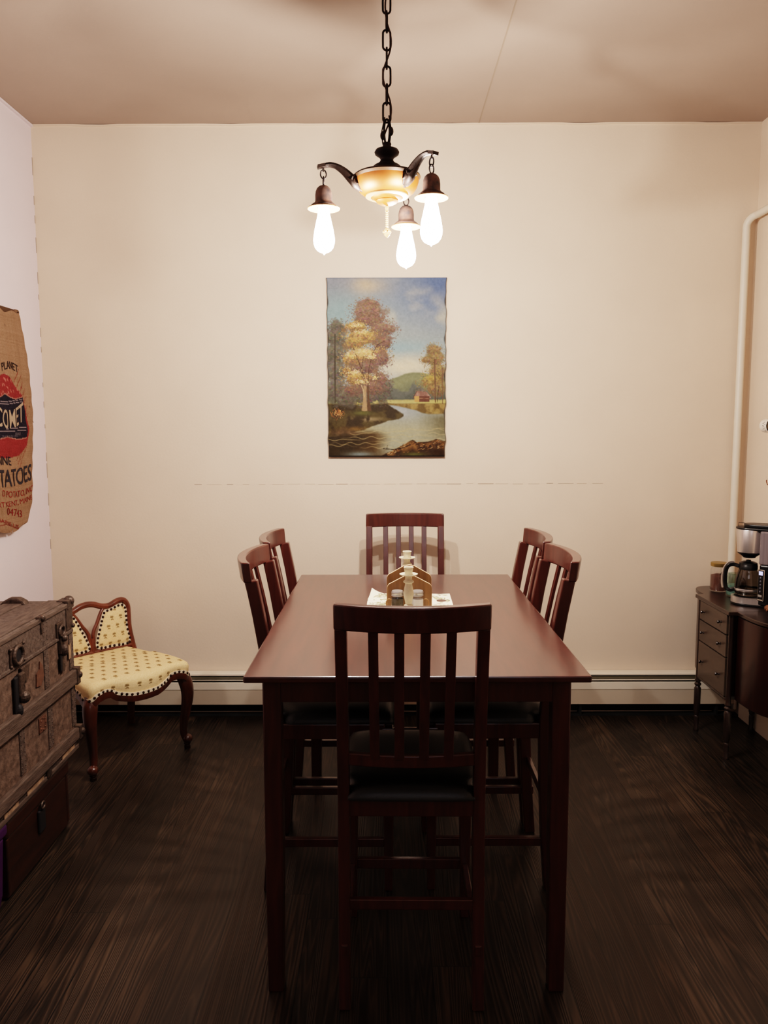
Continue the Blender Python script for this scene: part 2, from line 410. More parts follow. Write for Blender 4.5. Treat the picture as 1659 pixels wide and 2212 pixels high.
bm = B(); add_box(bm, hx0 + .006, -.034, .134, .016, .068, .20); obj('end_cap', bm, 'white', t, bevel=.004)

# ------------------------------------------------------------------ white pipe in the right corner
t = thing('corner_pipe', 'white painted pipe rising up the back right corner and bending along the wall', 'pipe', (1.838, YB - .035, 0))
R0 = .019
zz = 2.612
pts = [(0, 0, .238), (0, 0, 1.0), (0, 0, 2.0), (0, 0, zz - .05)]
for i in range(1, 7):
    a = i / 6 * PI / 2; pts.append((.03 * (1 - math.cos(a)) * 1.0, -.05 * (1 - math.cos(a)), zz - .05 + .05 * math.sin(a)))
bm = B(); add_tube(bm, pts, R0, 14); obj('riser', bm, 'white', t, smooth=True)
bm = B(); add_tube(bm, [(.03, -.05, zz), (.034, -.5, zz + .002), (.036, -2.0, zz + .004), (.036, -6.2, zz + .004)], R0, 14); obj('ceiling_run', bm, 'white', t, smooth=True)

# ------------------------------------------------------------------ chairs at the table
CW = .39
def ypost(z):
    """rear face line of the back post seen from the side (local y)"""
    return np.interp(z, [0, .18, .40, .58, .75, .95, 1.125], [-.224, -.210, -.200, -.197, -.211, -.244, -.278])

def bow(x, d=.042):
    return -d * (1 - (2 * x / CW) ** 2)

def make_chair(label):
    t = thing('dining_chair', label, 'chair', group='cherry counter height chairs around the table')
    hw = CW / 2
    for s in (-1, 1):                       # rear posts run from the floor to the top rail
        bm = B()
        zs = [0, .1, .2, .3, .4, .5, .58, .66, .75, .85, .95, 1.03, 1.062]
        pts = [(s * (hw - .017), ypost(z) + .018, z) for z in zs]
        add_sweep(bm, pts, lambda i, n: [(-.0155, -.020), (.0155, -.020), (.0155, .020), (-.0155, .020)], up=Vector((0, 1, 0)), parallel=False)
        obj('back_post', bm, 'cherry', t, bevel=.004)
    for s in (-1, 1):                       # tapered front legs
        bm = B()
        pts = [(s * (hw - .018), .196, 0), (s * (hw - .018), .196, .3), (s * (hw - .018), .194, .57)]
        w = [.013, .017, .0185]
        add_sweep(bm, pts, lambda i, n: [(-w[i], -w[i]), (w[i], -w[i]), (w[i], w[i]), (-w[i], w[i])], up=Vector((0, 1, 0)), parallel=False)
        obj('front_leg', bm, 'cherry', t, bevel=.003)
    # curved top rail
    bm = B(); n = 18
    rows = []
    for i in range(n + 1):
        x = -hw + CW * i / n
        b = bow(x)
        tz = 0
        y0, y1 = ypost(1.055) - .004, ypost(1.125) + .0
        rows.append([bm.verts.new((x, y0 + b, 1.056)), bm.verts.new((x, y0 + b + .026, 1.056)), bm.verts.new((x, y1 + b + .030, 1.123 + tz)), bm.verts.new((x, y1 + b, 1.123 + tz))])
    for a, c in zip(rows, rows[1:]):
        for i in range(4): bm.faces.new((a[i], a[(i + 1) % 4], c[(i + 1) % 4], c[i]))
    bm.faces.new(rows[0]); bm.faces.new(list(reversed(rows[-1])))
    obj('top_rail', bm, 'cherry', t, smooth=True, bevel=.004)
    # lower back rail, bowed too
    bm = B()
    add_ribbon(bm, [(-hw + .02 + (CW - .04) * i / 14, ypost(.695) + .018 + bow(-hw + .02 + (CW - .04) * i / 14, .026), .694) for i in range(15)], .018, .034)
    obj('lower_rail', bm, 'cherry', t, smooth=True, bevel=.003)
    for k in range(4):                      # back slats
        x = -hw + .034 + (CW - .068) * (k + 1) / 5
        bm = B(); pts = []
        for z in np.linspace(.70, 1.062, 8):
            pts.append((x * (.985 + .015 * (z - .7) / .36), ypost(z) + .014 + bow(x, np.interp(z, [.69, 1.06], [.026, .042])), z))
        add_sweep(bm, pts, lambda i, n: [(-.0125, -.006), (.0125, -.006), (.0125, .006), (-.0125, .006)], up=Vector((0, 1, 0)), parallel=False)
        obj('back_slat', bm, 'cherry', t, bevel=.002)
    bm = B()
    add_box(bm, 0, .196, .556, CW - .06, .022, .052); obj('front_apron', bm, 'cherry', t, bevel=.003)
    bm = B(); add_box(bm, 0, -.180, .556, CW - .05, .022, .052); obj('rear_apron', bm, 'cherry', t, bevel=.003)
    for s in (-1, 1):
        bm = B(); add_box(bm, s * (hw - .017), .0, .556, .022, .37, .052); obj('side_apron', bm, 'cherry', t, bevel=.003)
    # padded leather seat
    bm = B(); nx, ny = 22, 22; g = []
    X0, Y0 = hw - .002, .222
    for layer in (0, 1):
        gg = []
        for j in range(ny + 1):
            r_ = []
            for i in range(nx + 1):
                u, v = 2 * i / nx - 1, 2 * j / ny - 1
                k = 1 if layer else 1
                xx, yy = u * X0, v * (Y0 - .004) + .004
                # round the corners in plan
                e = (abs(u) ** 6 + abs(v) ** 6)
                f = 1 - .035 * max(0, e - .6)
                if yy < -.15: xx *= .905
                z = .582 if layer == 0 else .590 + .036 * (max(0, (1 - abs(u) ** 5) * (1 - abs(v) ** 5))) ** .42
                r_.append(bm.verts.new((xx * f, yy * f, z)))
            gg.append(r_)
        g.append(gg)
    for layer in (0, 1):
        for j in range(ny):
            for i in range(nx):
                q = (g[layer][j][i], g[layer][j][i + 1], g[layer][j + 1][i + 1], g[layer][j + 1][i])
                bm.faces.new(q if layer else tuple(reversed(q)))
    rim0 = [g[0][0][i] for i in range(nx)] + [g[0][j][nx] for j in range(ny)] + [g[0][ny][i] for i in range(nx, 0, -1)] + [g[0][j][0] for j in range(ny, 0, -1)]
    rim1 = [g[1][0][i] for i in range(nx)] + [g[1][j][nx] for j in range(ny)] + [g[1][ny][i] for i in range(nx, 0, -1)] + [g[1][j][0] for j in range(ny, 0, -1)]
    for i in range(len(rim0)): bm.faces.new((rim0[i], rim0[(i + 1) % len(rim0)], rim1[(i + 1) % len(rim0)], rim1[i]))
    obj('seat', bm, 'leather', t, smooth=True, angle=60, label='padded black leather seat')
    # stretchers
    for s in (-1, 1):
        bm = B(); add_box(bm, s * (hw - .018), -.018, .168, .018, .40, .03); obj('side_stretcher', bm, 'cherry', t, bevel=.003)
    bm = B(); add_box(bm, 0, .196, .178, CW - .05, .018, .034); obj('foot_rail', bm, 'cherry', t, bevel=.003)
    bm = B(); add_box(bm, 0, -.196, .29, CW - .06, .016, .03); obj('rear_stretcher', bm, 'cherry', t, bevel=.003)
    return t

front = make_chair('dark cherry slat-back chair seen from behind at the near end of the table')
front.location = (.067, 2.188, 0); front.rotation_euler = (0, 0, math.radians(-.6)); front.scale = (1.005, 1, 1)
dup(front, (.094, 3.675, 0), PI, 'cherry slat-back chair at the far table end, facing the camera below the painting')
dup(front, (-.190, 2.72, 0), -PI / 2, 'near chair of the two cherry chairs along the table side by the yellow chair', (1.07, 1, 1))
dup(front, (-.190, 3.178, 0), -PI / 2, 'far chair of the two cherry chairs along the table side by the yellow chair', (1.07, 1, 1))
dup(front, (.345, 2.726, 0), PI / 2, 'near chair of the two cherry chairs along the table side by the coffee cabinet', (1.07, 1, 1))
dup(front, (.345, 3.178, 0), PI / 2, 'far chair of the two cherry chairs along the table side by the coffee cabinet', (1.07, 1, 1))

# ------------------------------------------------------------------ dining table
TX0, TX1, TY0, TY1 = -.372, .532, 1.989, 3.410
tcx, tcy = (TX0 + TX1) / 2, (TY0 + TY1) / 2
t = thing('dining_table', 'long counter height cherry wood dining table with square legs', 'table', (tcx, tcy, 0))
lx, ly = (TX1 - TX0) / 2, (TY1 - TY0) / 2
bm = B(); add_box(bm, 0, 0, TH - .009, 2 * lx, 2 * ly, .018); obj('tabletop', bm, 'cherry_top', t, bevel=.004)
for s in (-1, 1):
    bm = B(); add_box(bm, 0, s * (ly - .060), TH - .052, 2 * lx - .17, .022, .068); obj('end_apron', bm, 'cherry', t, bevel=.002)
    bm = B(); add_box(bm, s * (lx - .052), 0, TH - .052, .022, 2 * ly - .18, .068); obj('side_apron', bm, 'cherry', t, bevel=.002)
for sx in (-1, 1):
    for sy in (-1, 1):
        bm = B(); x, y = sx * (lx - .067), sy * (ly - .068)
        w = [.021, .0245, .0245]
        add_sweep(bm, [(x + sx * .003, y, 0), (x, y, .45), (x, y, TH - .0185)], lambda i, n: [(-w[i], -w[i]), (w[i], -w[i]), (w[i], w[i]), (-w[i], w[i])], up=Vector((0, 1, 0)), parallel=False)
        obj('leg', bm, 'cherry', t, bevel=.004)

# ------------------------------------------------------------------ things on the table
# runner / place mat of printed linen
def linen():
    nx, ny = 120, 160
    W_, D_ = .312, .46
    img = np.zeros((ny + 1, nx + 1, 3)); img[:] = np.array([244, 234, 208])
    yy, xx = np.mgrid[0:ny + 1, 0:nx + 1]
    def leaf(cx_, cy_, a, l, w, c):
        dx, dy = xx - cx_, yy - cy_
        p = dx * math.cos(a) + dy * math.sin(a); q = -dx * math.sin(a) + dy * math.cos(a)
        m = (p / l) ** 2 + (q / w) ** 2 < 1
        img[m] = np.array(c)
    r = random.Random(5)
    for k in range(150):                                 # sprays of leaves, denser round the border
        while True:
            cx_, cy_ = r.uniform(4, nx - 4), r.uniform(4, ny - 4)
            e = min(cx_, nx - cx_, cy_, ny - cy_)
            if e < 24 or r.random() < .25: break
        a0 = r.uniform(0, PI)
        c = r.choice([(150, 146, 112), (168, 160, 124), (132, 128, 100), (186, 172, 140)])
        for j in range(3): leaf(cx_ + r.uniform(-5, 5), cy_ + r.uniform(-3, 3), a0 + r.uniform(-.5, .5), r.uniform(2, 6), r.uniform(.7, 1.8), c)
    bm = B(); V = []
    for j in range(ny + 1):
        V.append([])
        for i in range(nx + 1):
            x = -W_ / 2 + W_ * i / nx; y = D_ * j / ny
            d = max(0, (.06 - (x + W_ / 2))) / .06 * max(0, (y - .36)) / .10
            z = .0012 + .0016 * math.sin(x * 40) * math.sin(y * 23) ** 2 + .017 * d * d
            V[-1].append(bm.verts.new((x + .012 * d - .006 * (1 - j / ny), y + .03 * d, z)))
    for j in range(ny):
        for i in range(nx): bm.faces.new((V[j][i], V[j][i + 1], V[j + 1][i + 1], V[j + 1][i]))
    return bm, img
def put_paint(o, img, k=1.0, g=1.0):
    me = o.data
    ca = me.color_attributes.new('paint', 'FLOAT_COLOR', 'POINT')
    c = np.clip(img.reshape(-1, 3) / 255, 0, 1)
    lin = np.where(c <= .04045, c / 12.92, ((c + .055) / 1.055) ** 2.4)
    full = np.ones((len(me.vertices), 4), dtype=np.float32); full[:len(lin), :3] = lin ** g * np.array(k)
    ca.data.foreach_set('color', full.ravel())
bm, img = linen(); o = obj('place_mat', bm, 'linen', smooth=True); put_paint(o, img)
o.location = (.088, 2.545, TH)
tag(o, 'cream floral linen mat under the wooden napkin holder, one corner curled', 'place mat')

# wooden napkin holder
t = thing('napkin_holder', 'honey oak napkin holder with two peaked panels on the table', 'napkin holder', (.0815, 2.765, TH + .0035))
def peak(w, sh, ap, n=8):
    hw = w / 2; r = .02
    p = [(-hw, 0)]
    p += [(-hw, sh - r)] + [(-hw + r * (1 - math.cos(a)) * .7, sh - r + r * math.sin(a)) for a in np.linspace(.3, 1.2, 4)]
    p += [(-.018, ap - .003), (0, ap), (.018, ap - .003)]
    p += [(x * -1, z) for x, z in reversed(p[:-3])]
    return p
def panel(y, w, sh, ap):
    bm = B(); P = peak(w, sh, ap); add_prism(bm, P, y - .005, y + .005)
    for f in bm.faces:
        if abs(f.normal.y) < .5 or True:
            f.normal_update()
    bm.faces.ensure_lookup_table()
    for f in bm.faces:
        if abs(f.normal.y) < .5: f.material_index = 1
    return obj('side_panel', bm, ['oak', 'ply'], t, smooth=False, bevel=.0015)
panel(-.025, .158, .092, .121); panel(.025, .160, .117, .149)
bm = B(); add_box(bm, 0, 0, .006, .158, .039, .012); obj('base', bm, 'oak', t, bevel=.001)

# candlesticks
def candlestick(label, x, y):
    t = thing('candlestick', label, 'candlestick', (x, y, TH + .0035), group='cream turned wooden candlesticks')
    prof = [(.034, 0), (.036, .004), (.034, .010), (.022, .014), (.013, .020), (.011, .026), (.0155, .031), (.0155, .035), (.0105, .040), (.0125, .050), (.0165, .066), (.0175, .078), (.0155, .092), (.0125, .104), (.0115, .110), (.0175, .114), (.0178, .118), (.012, .123), (.0115, .132), (.014, .138)]
    bm = B(); add_lathe(bm, prof, 28); obj('stem', bm, 'stick', t, smooth=True)
    bm = B(); add_lathe(bm, [(.013, .137), (.028, .1395), (.031, .1415), (.031, .1435), (.027, .1430), (.013, .1405)], 32); obj('drip_tray', bm, 'stick', t, smooth=True)
    bm = B(); add_lathe(bm, [(.0125, .140), (.0135, .150), (.0155, .160), (.0172, .1655), (.0165, .167), (.0125, .166), (.0115, .150), (0, .149)], 28); obj('candle_cup', bm, 'stick', t, smooth=True)
candlestick('cream turned candlestick standing in front of the wooden napkin holder', .0757, 2.643)
candlestick('cream turned candlestick half hidden behind the wooden napkin holder', .0797, 2.985)

# salt and pepper jars with handles
def shaker(label, x, fill, fh, side):
    t = thing('shaker_jar', label, 'shaker', (x, 2.703, TH + .0035), group='small handled glass shaker jars')
    bm = B(); add_lathe(bm, [(.017, 0), (.0215, .003), (.0225, .010), (.0225, .046), (.0195, .053), (.0185, .055), (.0170, .055), (.0178, .052), (.0205, .045), (.0205, .010), (.0190, .005), (0, .004)], 28, cap1=False)
    obj('glass_jar', bm, 'clear', t, smooth=True)
    bm = B(); add_lathe(bm, [(.0186, .0055), (.0200, .010), (.0200, fh), (0, fh + .001)], 24); obj('contents', bm, fill, t, smooth=True)
    bm = B(); add_lathe(bm, [(.0196, .0545), (.0208, .055), (.0208, .059), (.0196, .0605), (.0208, .062), (.0208, .069), (.0185, .0735), (0, .0745)], 28); obj('lid', bm, 'tin', t, smooth=True)
    bm = B(); add_tube(bm, spline([(side * .022, -.004, .042), (side * .030, -.006, .044), (side * .037, -.007, .037), (side * .038, -.007, .024), (side * .031, -.006, .012), (side * .0215, -.004, .012)], 6), .0024, 8)
    obj('handle', bm, 'ribbed', t, smooth=True)
shaker('glass handled shaker of dark ground pepper with a tin lid', .0385, 'pepper', .046, -1)
shaker('glass handled shaker of white salt with a tin lid', .1085, 'salt', .044, 1)

# ------------------------------------------------------------------ chandelier
CX, CY, CS = .005, 2.62, 1.069
ZL = (ZC + .1075) / CS                        # ceiling height in the lamp's own units
t = thing('chandelier', 'antique three-arm brass pan chandelier hanging on a dark chain', 'chandelier', (CX, CY, -.1075))
t.scale = (CS, CS, CS)
zb = 2.45                                     # lowest link
links = int((ZL - .03 - zb) / .0505)
for i in range(links):
    z = zb + .0505 * i + .03
    h, w = .0255 + .003, .0112
    loop = []
    for k in range(28):
        a = 2 * PI * k / 28
        px = w * math.cos(a); pz = (h - w) * (1 if math.sin(a) > 0 else -1) * (abs(math.sin(a)) > .02) + w * math.sin(a)
        loop.append((px, 0, pz))
    rot = Matrix.Rotation((i % 2) * PI / 2 + .12 * math.sin(i * 2.1), 3, 'Z')
    bm = B(); add_tube(bm, [rot @ Vector(p) + Vector((0, 0, z)) for p in loop], .0031, 8, closed=True)
    obj('chain_link', bm, 'iron', t, smooth=True)
bm = B(); add_lathe(bm, [(.055, ZL), (.055, ZL - .008), (.048, ZL - .02), (.02, ZL - .035), (.008, ZL - .045)], 28); obj('ceiling_canopy', bm, 'iron', t, smooth=True)
pts = []
for i in range(60):
    f = i / 59; z = 2.415 + (ZL - .05 - 2.415) * f
    amp = .012 if z < 2.72 else .005
    pts.append((amp * math.sin((z - 2.45) * 2 * PI / .19 + .4) + .001, -.006 + .006 * math.cos((z - 2.45) * 2 * PI / .19), z))
bm = B(); add_tube(bm, spline(pts, 3), .0026, 8); obj('power_cord', bm, 'cord', t, smooth=True)
# hanging loop and wire nuts
bm = B()
add_tube(bm, spline([(-.003, 0, 2.384), (-.007, 0, 2.41), (-.008, 0, 2.435), (-.004, 0, 2.458), (.004, 0, 2.458), (.008, 0, 2.435), (.007, 0, 2.41), (.003, 0, 2.384)], 6), .0032, 8)
add_tube(bm, [(-.012, -.004, 2.39), (-.016, -.006, 2.42), (-.006, -.004, 2.465)], .002, 8); add_tube(bm, [(.008, -.004, 2.39), (.013, -.006, 2.43), (.006, -.004, 2.47)], .002, 8)
obj('hanging_loop', bm, 'iron', t, smooth=True)
for s, z in ((-1, 2.412), (1, 2.424)):
    bm = B(); add_ball(bm, (s * .0125, -.008, z), .0072, 12, 8, 1.8); obj('wire_nut', bm, 'iron', t, smooth=True)
bm = B(); add_lathe(bm, [(.012, 2.394), (.0135, 2.390), (.012, 2.386), (.0135, 2.381), (.020, 2.379), (.033, 2.374), (.037, 2.367), (.035, 2.361), (.022, 2.352), (.0190, 2.347), (.0195, 2.343), (.023, 2.338), (.030, 2.333), (.037, 2.3295), (.041, 2.3265), (.06, 2.302)], 36)
obj('stem', bm, 'iron', t, smooth=True)
bm = B(); add_lathe(bm, [(.05, 2.306), (.094, 2.302), (.099, 2.299), (.1005, 2.295), (.098, 2.291), (.096, 2.288)], 48, cap0=True); obj('bowl_rim', bm, 'rim_dark', t, smooth=True)
bm = B(); add_lathe(bm, [(.0955, 2.290), (.0945, 2.281), (.090, 2.267), (.081, 2.254), (.070, 2.246), (.062, 2.243), (.058, 2.2425)], 48, cap0=False, cap1=False); obj('bowl', bm, 'brass', t, smooth=True)
bm = B(); add_lathe(bm, [(.0585, 2.2455), (.0635, 2.2425), (.064, 2.239), (.058, 2.2365), (.048, 2.2365)], 48, cap0=False, cap1=False); obj('ring', bm, 'ribbed', t, smooth=True)
bm = B(); add_lathe(bm, [(.050, 2.241), (.046, 2.236), (.038, 2.2315), (.033, 2.2295), (.034, 2.227), (.029, 2.222), (.018, 2.2165), (.006, 2.215)], 40, cap0=False); obj('lower_bowl', bm, 'brass', t, smooth=True)
bm = B()
add_lathe(bm, [(.0045, 2.214), (.0065, 2.208), (.0045, 2.203), (.0055, 2.198)], 12)
for i in range(8): add_ball(bm, (0, 0, 2.195 - .0058 * i), .0046, 8, 6, .85)
add_lathe(bm, [(.003, 2.150), (.0065, 2.147), (.009, 2.143), (.0075, 2.140), (.0115, 2.137), (.0085, 2.133), (.0095, 2.130), (.006, 2.126), (.002, 2.122)], 12)
for k in range(6):
    a = k * PI / 3; add_ball(bm, (.0095 * math.cos(a), .0095 * math.sin(a), 2.138), .0036, 8, 6, 1.4)
obj('drop_finial', bm, 'ribbed', t, smooth=True)
AR = .190
for k, deg in enumerate((191, 71, -49)):
    a = math.radians(deg); d = Vector((math.cos(a), math.sin(a), 0)); s = Vector((-math.sin(a), math.cos(a), 0))
    def at(r, z, q=0): return d * r + s * q + Vector((0, 0, z))
    bm = B()
    cp = spline([at(.078, 2.258), at(.090, 2.270), at(.108, 2.287), at(.128, 2.305), at(.150, 2.318), at(.170, 2.322), at(.186, 2.319), at(.198, 2.3155)], 5)
    nn = len(cp); rr = [float(np.interp(i / (nn - 1), [0, .15, .35, .6, .85, 1], [.013, .019, .0155, .010, .0085, .006])) for i in range(nn)]
    add_tube(bm, cp, rr, 10, sq=.8)
    for q in (-.015, .015):                      # scrolls either side of the arm root
        add_tube(bm, [at(.094 + (.016) * math.cos(i * .55) * (1 - i / 22), 2.279 + (.016) * math.sin(i * .55) * (1 - i / 22), q) for i in range(20)], .0042, 6)
    add_tube(bm, spline([at(.094, 2.274), at(.086, 2.262), at(.074, 2.2525)], 5), [.015, .014, .011, .008], 8, sq=.5)
    add_box(bm, *at(.196, 2.3165), .022, .022, .009, rot=Matrix.Rotation(a, 4, 'Z') @ Matrix.Rotation(.25, 4, 'Y'))
    add_tube(bm, [at(.190, 2.312), at(.190, 2.302)], .003, 6)
    obj('arm', bm, 'bronze', t, smooth=True, bevel=0)
    C = d * AR
    for j, (zc_, rot) in enumerate(((2.294, a), (2.275, a + PI / 2))):
        bm = B()
        dd = Vector((math.cos(rot), math.sin(rot), 0))
        add_tube(bm, [C + dd * (.0085 * math.cos(2 * PI * i / 18)) + Vector((0, 0, zc_ + .0125 * math.sin(2 * PI * i / 18))) for i in range(18)], .0021, 7, closed=True)
        obj('hook_link', bm, 'iron', t, smooth=True)
    M = Matrix.Translation(C)
    bm = B(); add_lathe(bm, [(.004, 2.264), (.006, 2.2625), (.013, 2.260), (.0195, 2.254), (.0235, 2.245), (.0248, 2.234), (.0248, 2.218), (.0275, 2.2125), (.036, 2.207), (.0385, 2.204), (.0385, 2.201)], 32, M, cap1=False)
    cup = obj('socket_cup', bm, 'copper', t, smooth=True)
    bm = B(); add_lathe(bm, [(.0385, 2.202), (.0470, 2.1985), (.0482, 2.1965), (.0470, 2.1950), (.036, 2.1975), (.019, 2.199)], 40, M, cap0=False, cap1=False); obj('rim', bm, 'ribbed', cup, smooth=True)
    bm = B(); add_lathe(bm, [(.0165, 2.203), (.017, 2.190), (.0185, 2.178), (.0225, 2.160), (.0275, 2.138), (.0308, 2.118), (.0318, 2.107), (.0308, 2.096), (.0272, 2.085), (.0205, 2.0765), (.012, 2.0715), (.0045, 2.069), (.0014, 2.065), (0, 2.0635)], 20, M, cap0=True)
    obj('light_bulb', bm, 'bulb', cup, smooth=True)
    la = bpy.data.lights.new('filament', 'POINT'); la.energy = 40; la.color = (1.0, .90, .825); la.shadow_soft_size = .014
    lo = bpy.data.objects.new('filament', la); col.objects.link(lo); lo.parent = cup; lo.location = C + Vector((0, 0, 2.112))

# ------------------------------------------------------------------ oil painting
def paint_landscape(nx, ny):
    im = np.zeros((ny, nx, 3)); vv, uu = np.mgrid[0:ny, 0:nx]; u = (uu + .5) / nx; v = (vv + .5) / ny
    asp = .92 / .62
    def noise(s, seed, ax=1.0, octs=4):
        r = np.random.default_rng(seed); out = np.zeros((ny, nx)); amp = 1; tot = 0
        for o_ in range(octs):
            gx, gy = int(s * ax * 2 ** o_) + 2, int(s * asp * 2 ** o_) + 2
            g = r.random((gy + 1, gx + 1)); X = u * (gx - 1); Y = v * (gy - 1)
            x0, y0 = X.astype(int), Y.astype(int); fx, fy = X - x0, Y - y0
            fx = fx * fx * (3 - 2 * fx); fy = fy * fy * (3 - 2 * fy)
            out += amp * ((g[y0, x0] * (1 - fx) + g[y0, x0 + 1] * fx) * (1 - fy) + (g[y0 + 1, x0] * (1 - fx) + g[y0 + 1, x0 + 1] * fx) * fy)
            tot += amp; amp *= .55
        return out / tot
    def mix(mask, c, a=1.0):
        m = (np.clip(mask, 0, 1) * a)[..., None]; im[:] = im * (1 - m) + np.array(c, float) * m
    def soft(d, w): return np.clip(.5 - d / w, 0, 1)
    n1, n2, n3 = noise(3, 1), noise(6, 2, .6), noise(14, 3)
    # sky
    im[:] = np.array([168, 176, 172])
    mix(np.clip(1 - v / .30, 0, 1), (152, 164, 172))
    mix(np.exp(-((u - .98) / .4) ** 2 - ((v - .04) / .2) ** 2), (104, 122, 158), .95)
    mix(np.exp(-((u - .05) / .4) ** 2 - ((v - .02) / .12) ** 2), (150, 152, 160), .8)
    mix(np.exp(-((u - .1) / .3) ** 2 - ((v - .2) / .12) ** 2), (150, 176, 178), .8)
    mix(np.exp(-((u - .38) / .16) ** 2 - ((v - .045) / .05) ** 2) * (n1 * 1.6), (206, 186, 160), .9)
    mix(np.clip((n1 - .46) * 5, 0, 1) * np.exp(-((u - .78) / .38) ** 2 - ((v - .23) / .13) ** 2), (202, 196, 176), .95)
    mix(np.clip((n2 - .5) * 6, 0, 1) * np.exp(-((u - .6) / .4) ** 2 - ((v - .12) / .1) ** 2), (180, 182, 178), .8)
    mix(np.exp(-((u - .62) / .3) ** 2 - ((v - .39) / .045) ** 2), (150, 176, 182), .8)
    mix(np.exp(-((u - .66) / .26) ** 2 - ((v - .49) / .06) ** 2) * np.clip(n2 * 1.9, 0, 1), (226, 212, 184), 1)
    # hill and far woods
    hl = np.interp(u, [.45, .52, .6, .66, .72, .78, .84, 1], [.60, .565, .545, .53, .522, .524, .53, .56])
    mix(soft(hl - v + (n3 - .5) * .006, .008), (132, 134, 104)); mix(soft(hl + .025 - v, .03), (150, 150, 116), .5); mix(soft(hl + .05 - v + (n2 - .5) * .05, .04), (120, 124, 100), .8)
    wl = .615 + (n3 - .5) * .07 + .02 * np.sin(u * 23)
    mix(soft(wl - v, .015) * (u > .42), (110, 112, 104)); mix(soft(wl + .03 - v, .03) * (u > .42), (92, 96, 88), .8)
    # meadow
    mix(soft(np.abs(v - .688) - .012 + (n3 - .5) * .01, .008) * (u > .15), (190, 178, 116)); mix(soft(.697 - v, .006), (150, 132, 84))
    # water
    mix(soft(.706 - v, .004), (152, 160, 158))
    mix(soft(.78 - v, .12), (176, 172, 146)); mix(soft(.90 - v, .1), (168, 168, 148))
    mix(np.exp(-((u - .62) / .12) ** 2 - ((v - .745) / .04) ** 2), (176, 180, 180), .8)
    mix(soft(v - .85 + (u - .7) * -.2, .2) * soft(.76 - v, .05) * soft(.86 - u, .2), (112, 104, 78), .8)
    mix(soft(u - .44 + (n2 - .5) * .2 - (v - .85) * .3, .18) * soft(.855 - v, .03), (92, 70, 44), .95)
    mix(soft(u - .30 + (n2 - .5) * .2, .2) * soft(.87 - v, .03), (64, 54, 38), .8)
    mix(np.exp(-((u - .27) / .12) ** 2 - ((v - .985) / .016) ** 2), (146, 160, 160), .8)
    for k in range(11):                                     # ripples
        vk = .835 + .011 * k + .0; w = .004 * np.sin(u * (14 + k) * 2 + k * 1.9) + .003 * np.sin(u * 51 + k)
        mix(np.exp(-((v - vk - w) / .0022) ** 2) * np.clip(np.sin(u * 7 + k * 2.3) + .5, 0, 1), (198, 182, 140), .6)
    # banks
    lb = np.interp(u, [0, .12, .3, .42, .52, .6, .645, .66, 1], [.88, .875, .845, .815, .795, .785, .768, -1, -1]); lt = np.interp(u, [0, .3, .5, .56, .64, .7], [.70, .705, .70, .725, .757, .765])
    bank = soft(lt - v + (n3 - .5) * .02, .01) * soft(v - lb + (n3 - .5) * .02, .008)
    mix(bank, (74, 62, 44)); mix(bank * np.clip((n3 - .45) * 6, 0, 1), (98, 86, 56), .9)
    mix(bank * np.exp(-((u - .29) / .08) ** 2 - ((v - .75) / .015) ** 2), (112, 112, 66), .9); mix(bank * np.exp(-((u - .33) / .12) ** 2 - ((v - .785) / .012) ** 2) * np.clip((n3 - .4) * 6, 0, 1), (190, 170, 140), .7)
    mix(np.exp(-((u - .22) / .1) ** 2 - ((v - .838) / .012) ** 2) * np.clip(n3 * 2, 0, 1), (150, 118, 68), .9); mix(np.exp(-((u - .12) / .1) ** 2 - ((v - .86) / .015) ** 2) * np.clip(n3 * 1.6, 0, 1), (176, 140, 108), .7)
    mix(np.exp(-((u - .19) / .08) ** 2 - ((v - .685) / .010) ** 2), (146, 148, 84), .9)
    rb = np.interp(u, [.5, .6, .75, .8, .86, 1], [.70, .712, .735, .75, .757, .755])
    rbank = soft(.698 - v + (n3 - .5) * .01, .006) * soft(v - rb, .008) * (u > .5); mix(rbank, (118, 98, 62)); mix(rbank * np.clip((n3 - .45) * 6, 0, 1), (176, 152, 100), .8)
    dabs = np.random.default_rng(9)
    def dab(cu, cv, ru, rv, c, a=1.0, ang=0.0):
        i0, i1 = int((cu - ru * 1.6) * nx), int((cu + ru * 1.6) * nx) + 2; j0, j1 = int((cv - rv * 1.6 - ru * .5) * ny), int((cv + rv * 1.6 + ru * .5) * ny) + 2
        i0, j0 = max(i0, 0), max(j0, 0); i1, j1 = min(i1, nx), min(j1, ny)
        if i1 <= i0 or j1 <= j0: return
        U = u[j0:j1, i0:i1] - cu; V_ = (v[j0:j1, i0:i1] - cv) * asp
        p = U * math.cos(ang) + V_ * math.sin(ang); q = -U * math.sin(ang) + V_ * math.cos(ang)
        m = np.clip(1.6 - 1.6 * ((p / ru) ** 2 + (q / (rv * asp)) ** 2), 0, 1)[..., None] * a
        im[j0:j1, i0:i1] = im[j0:j1, i0:i1] * (1 - m) + np.array(c, float) * m
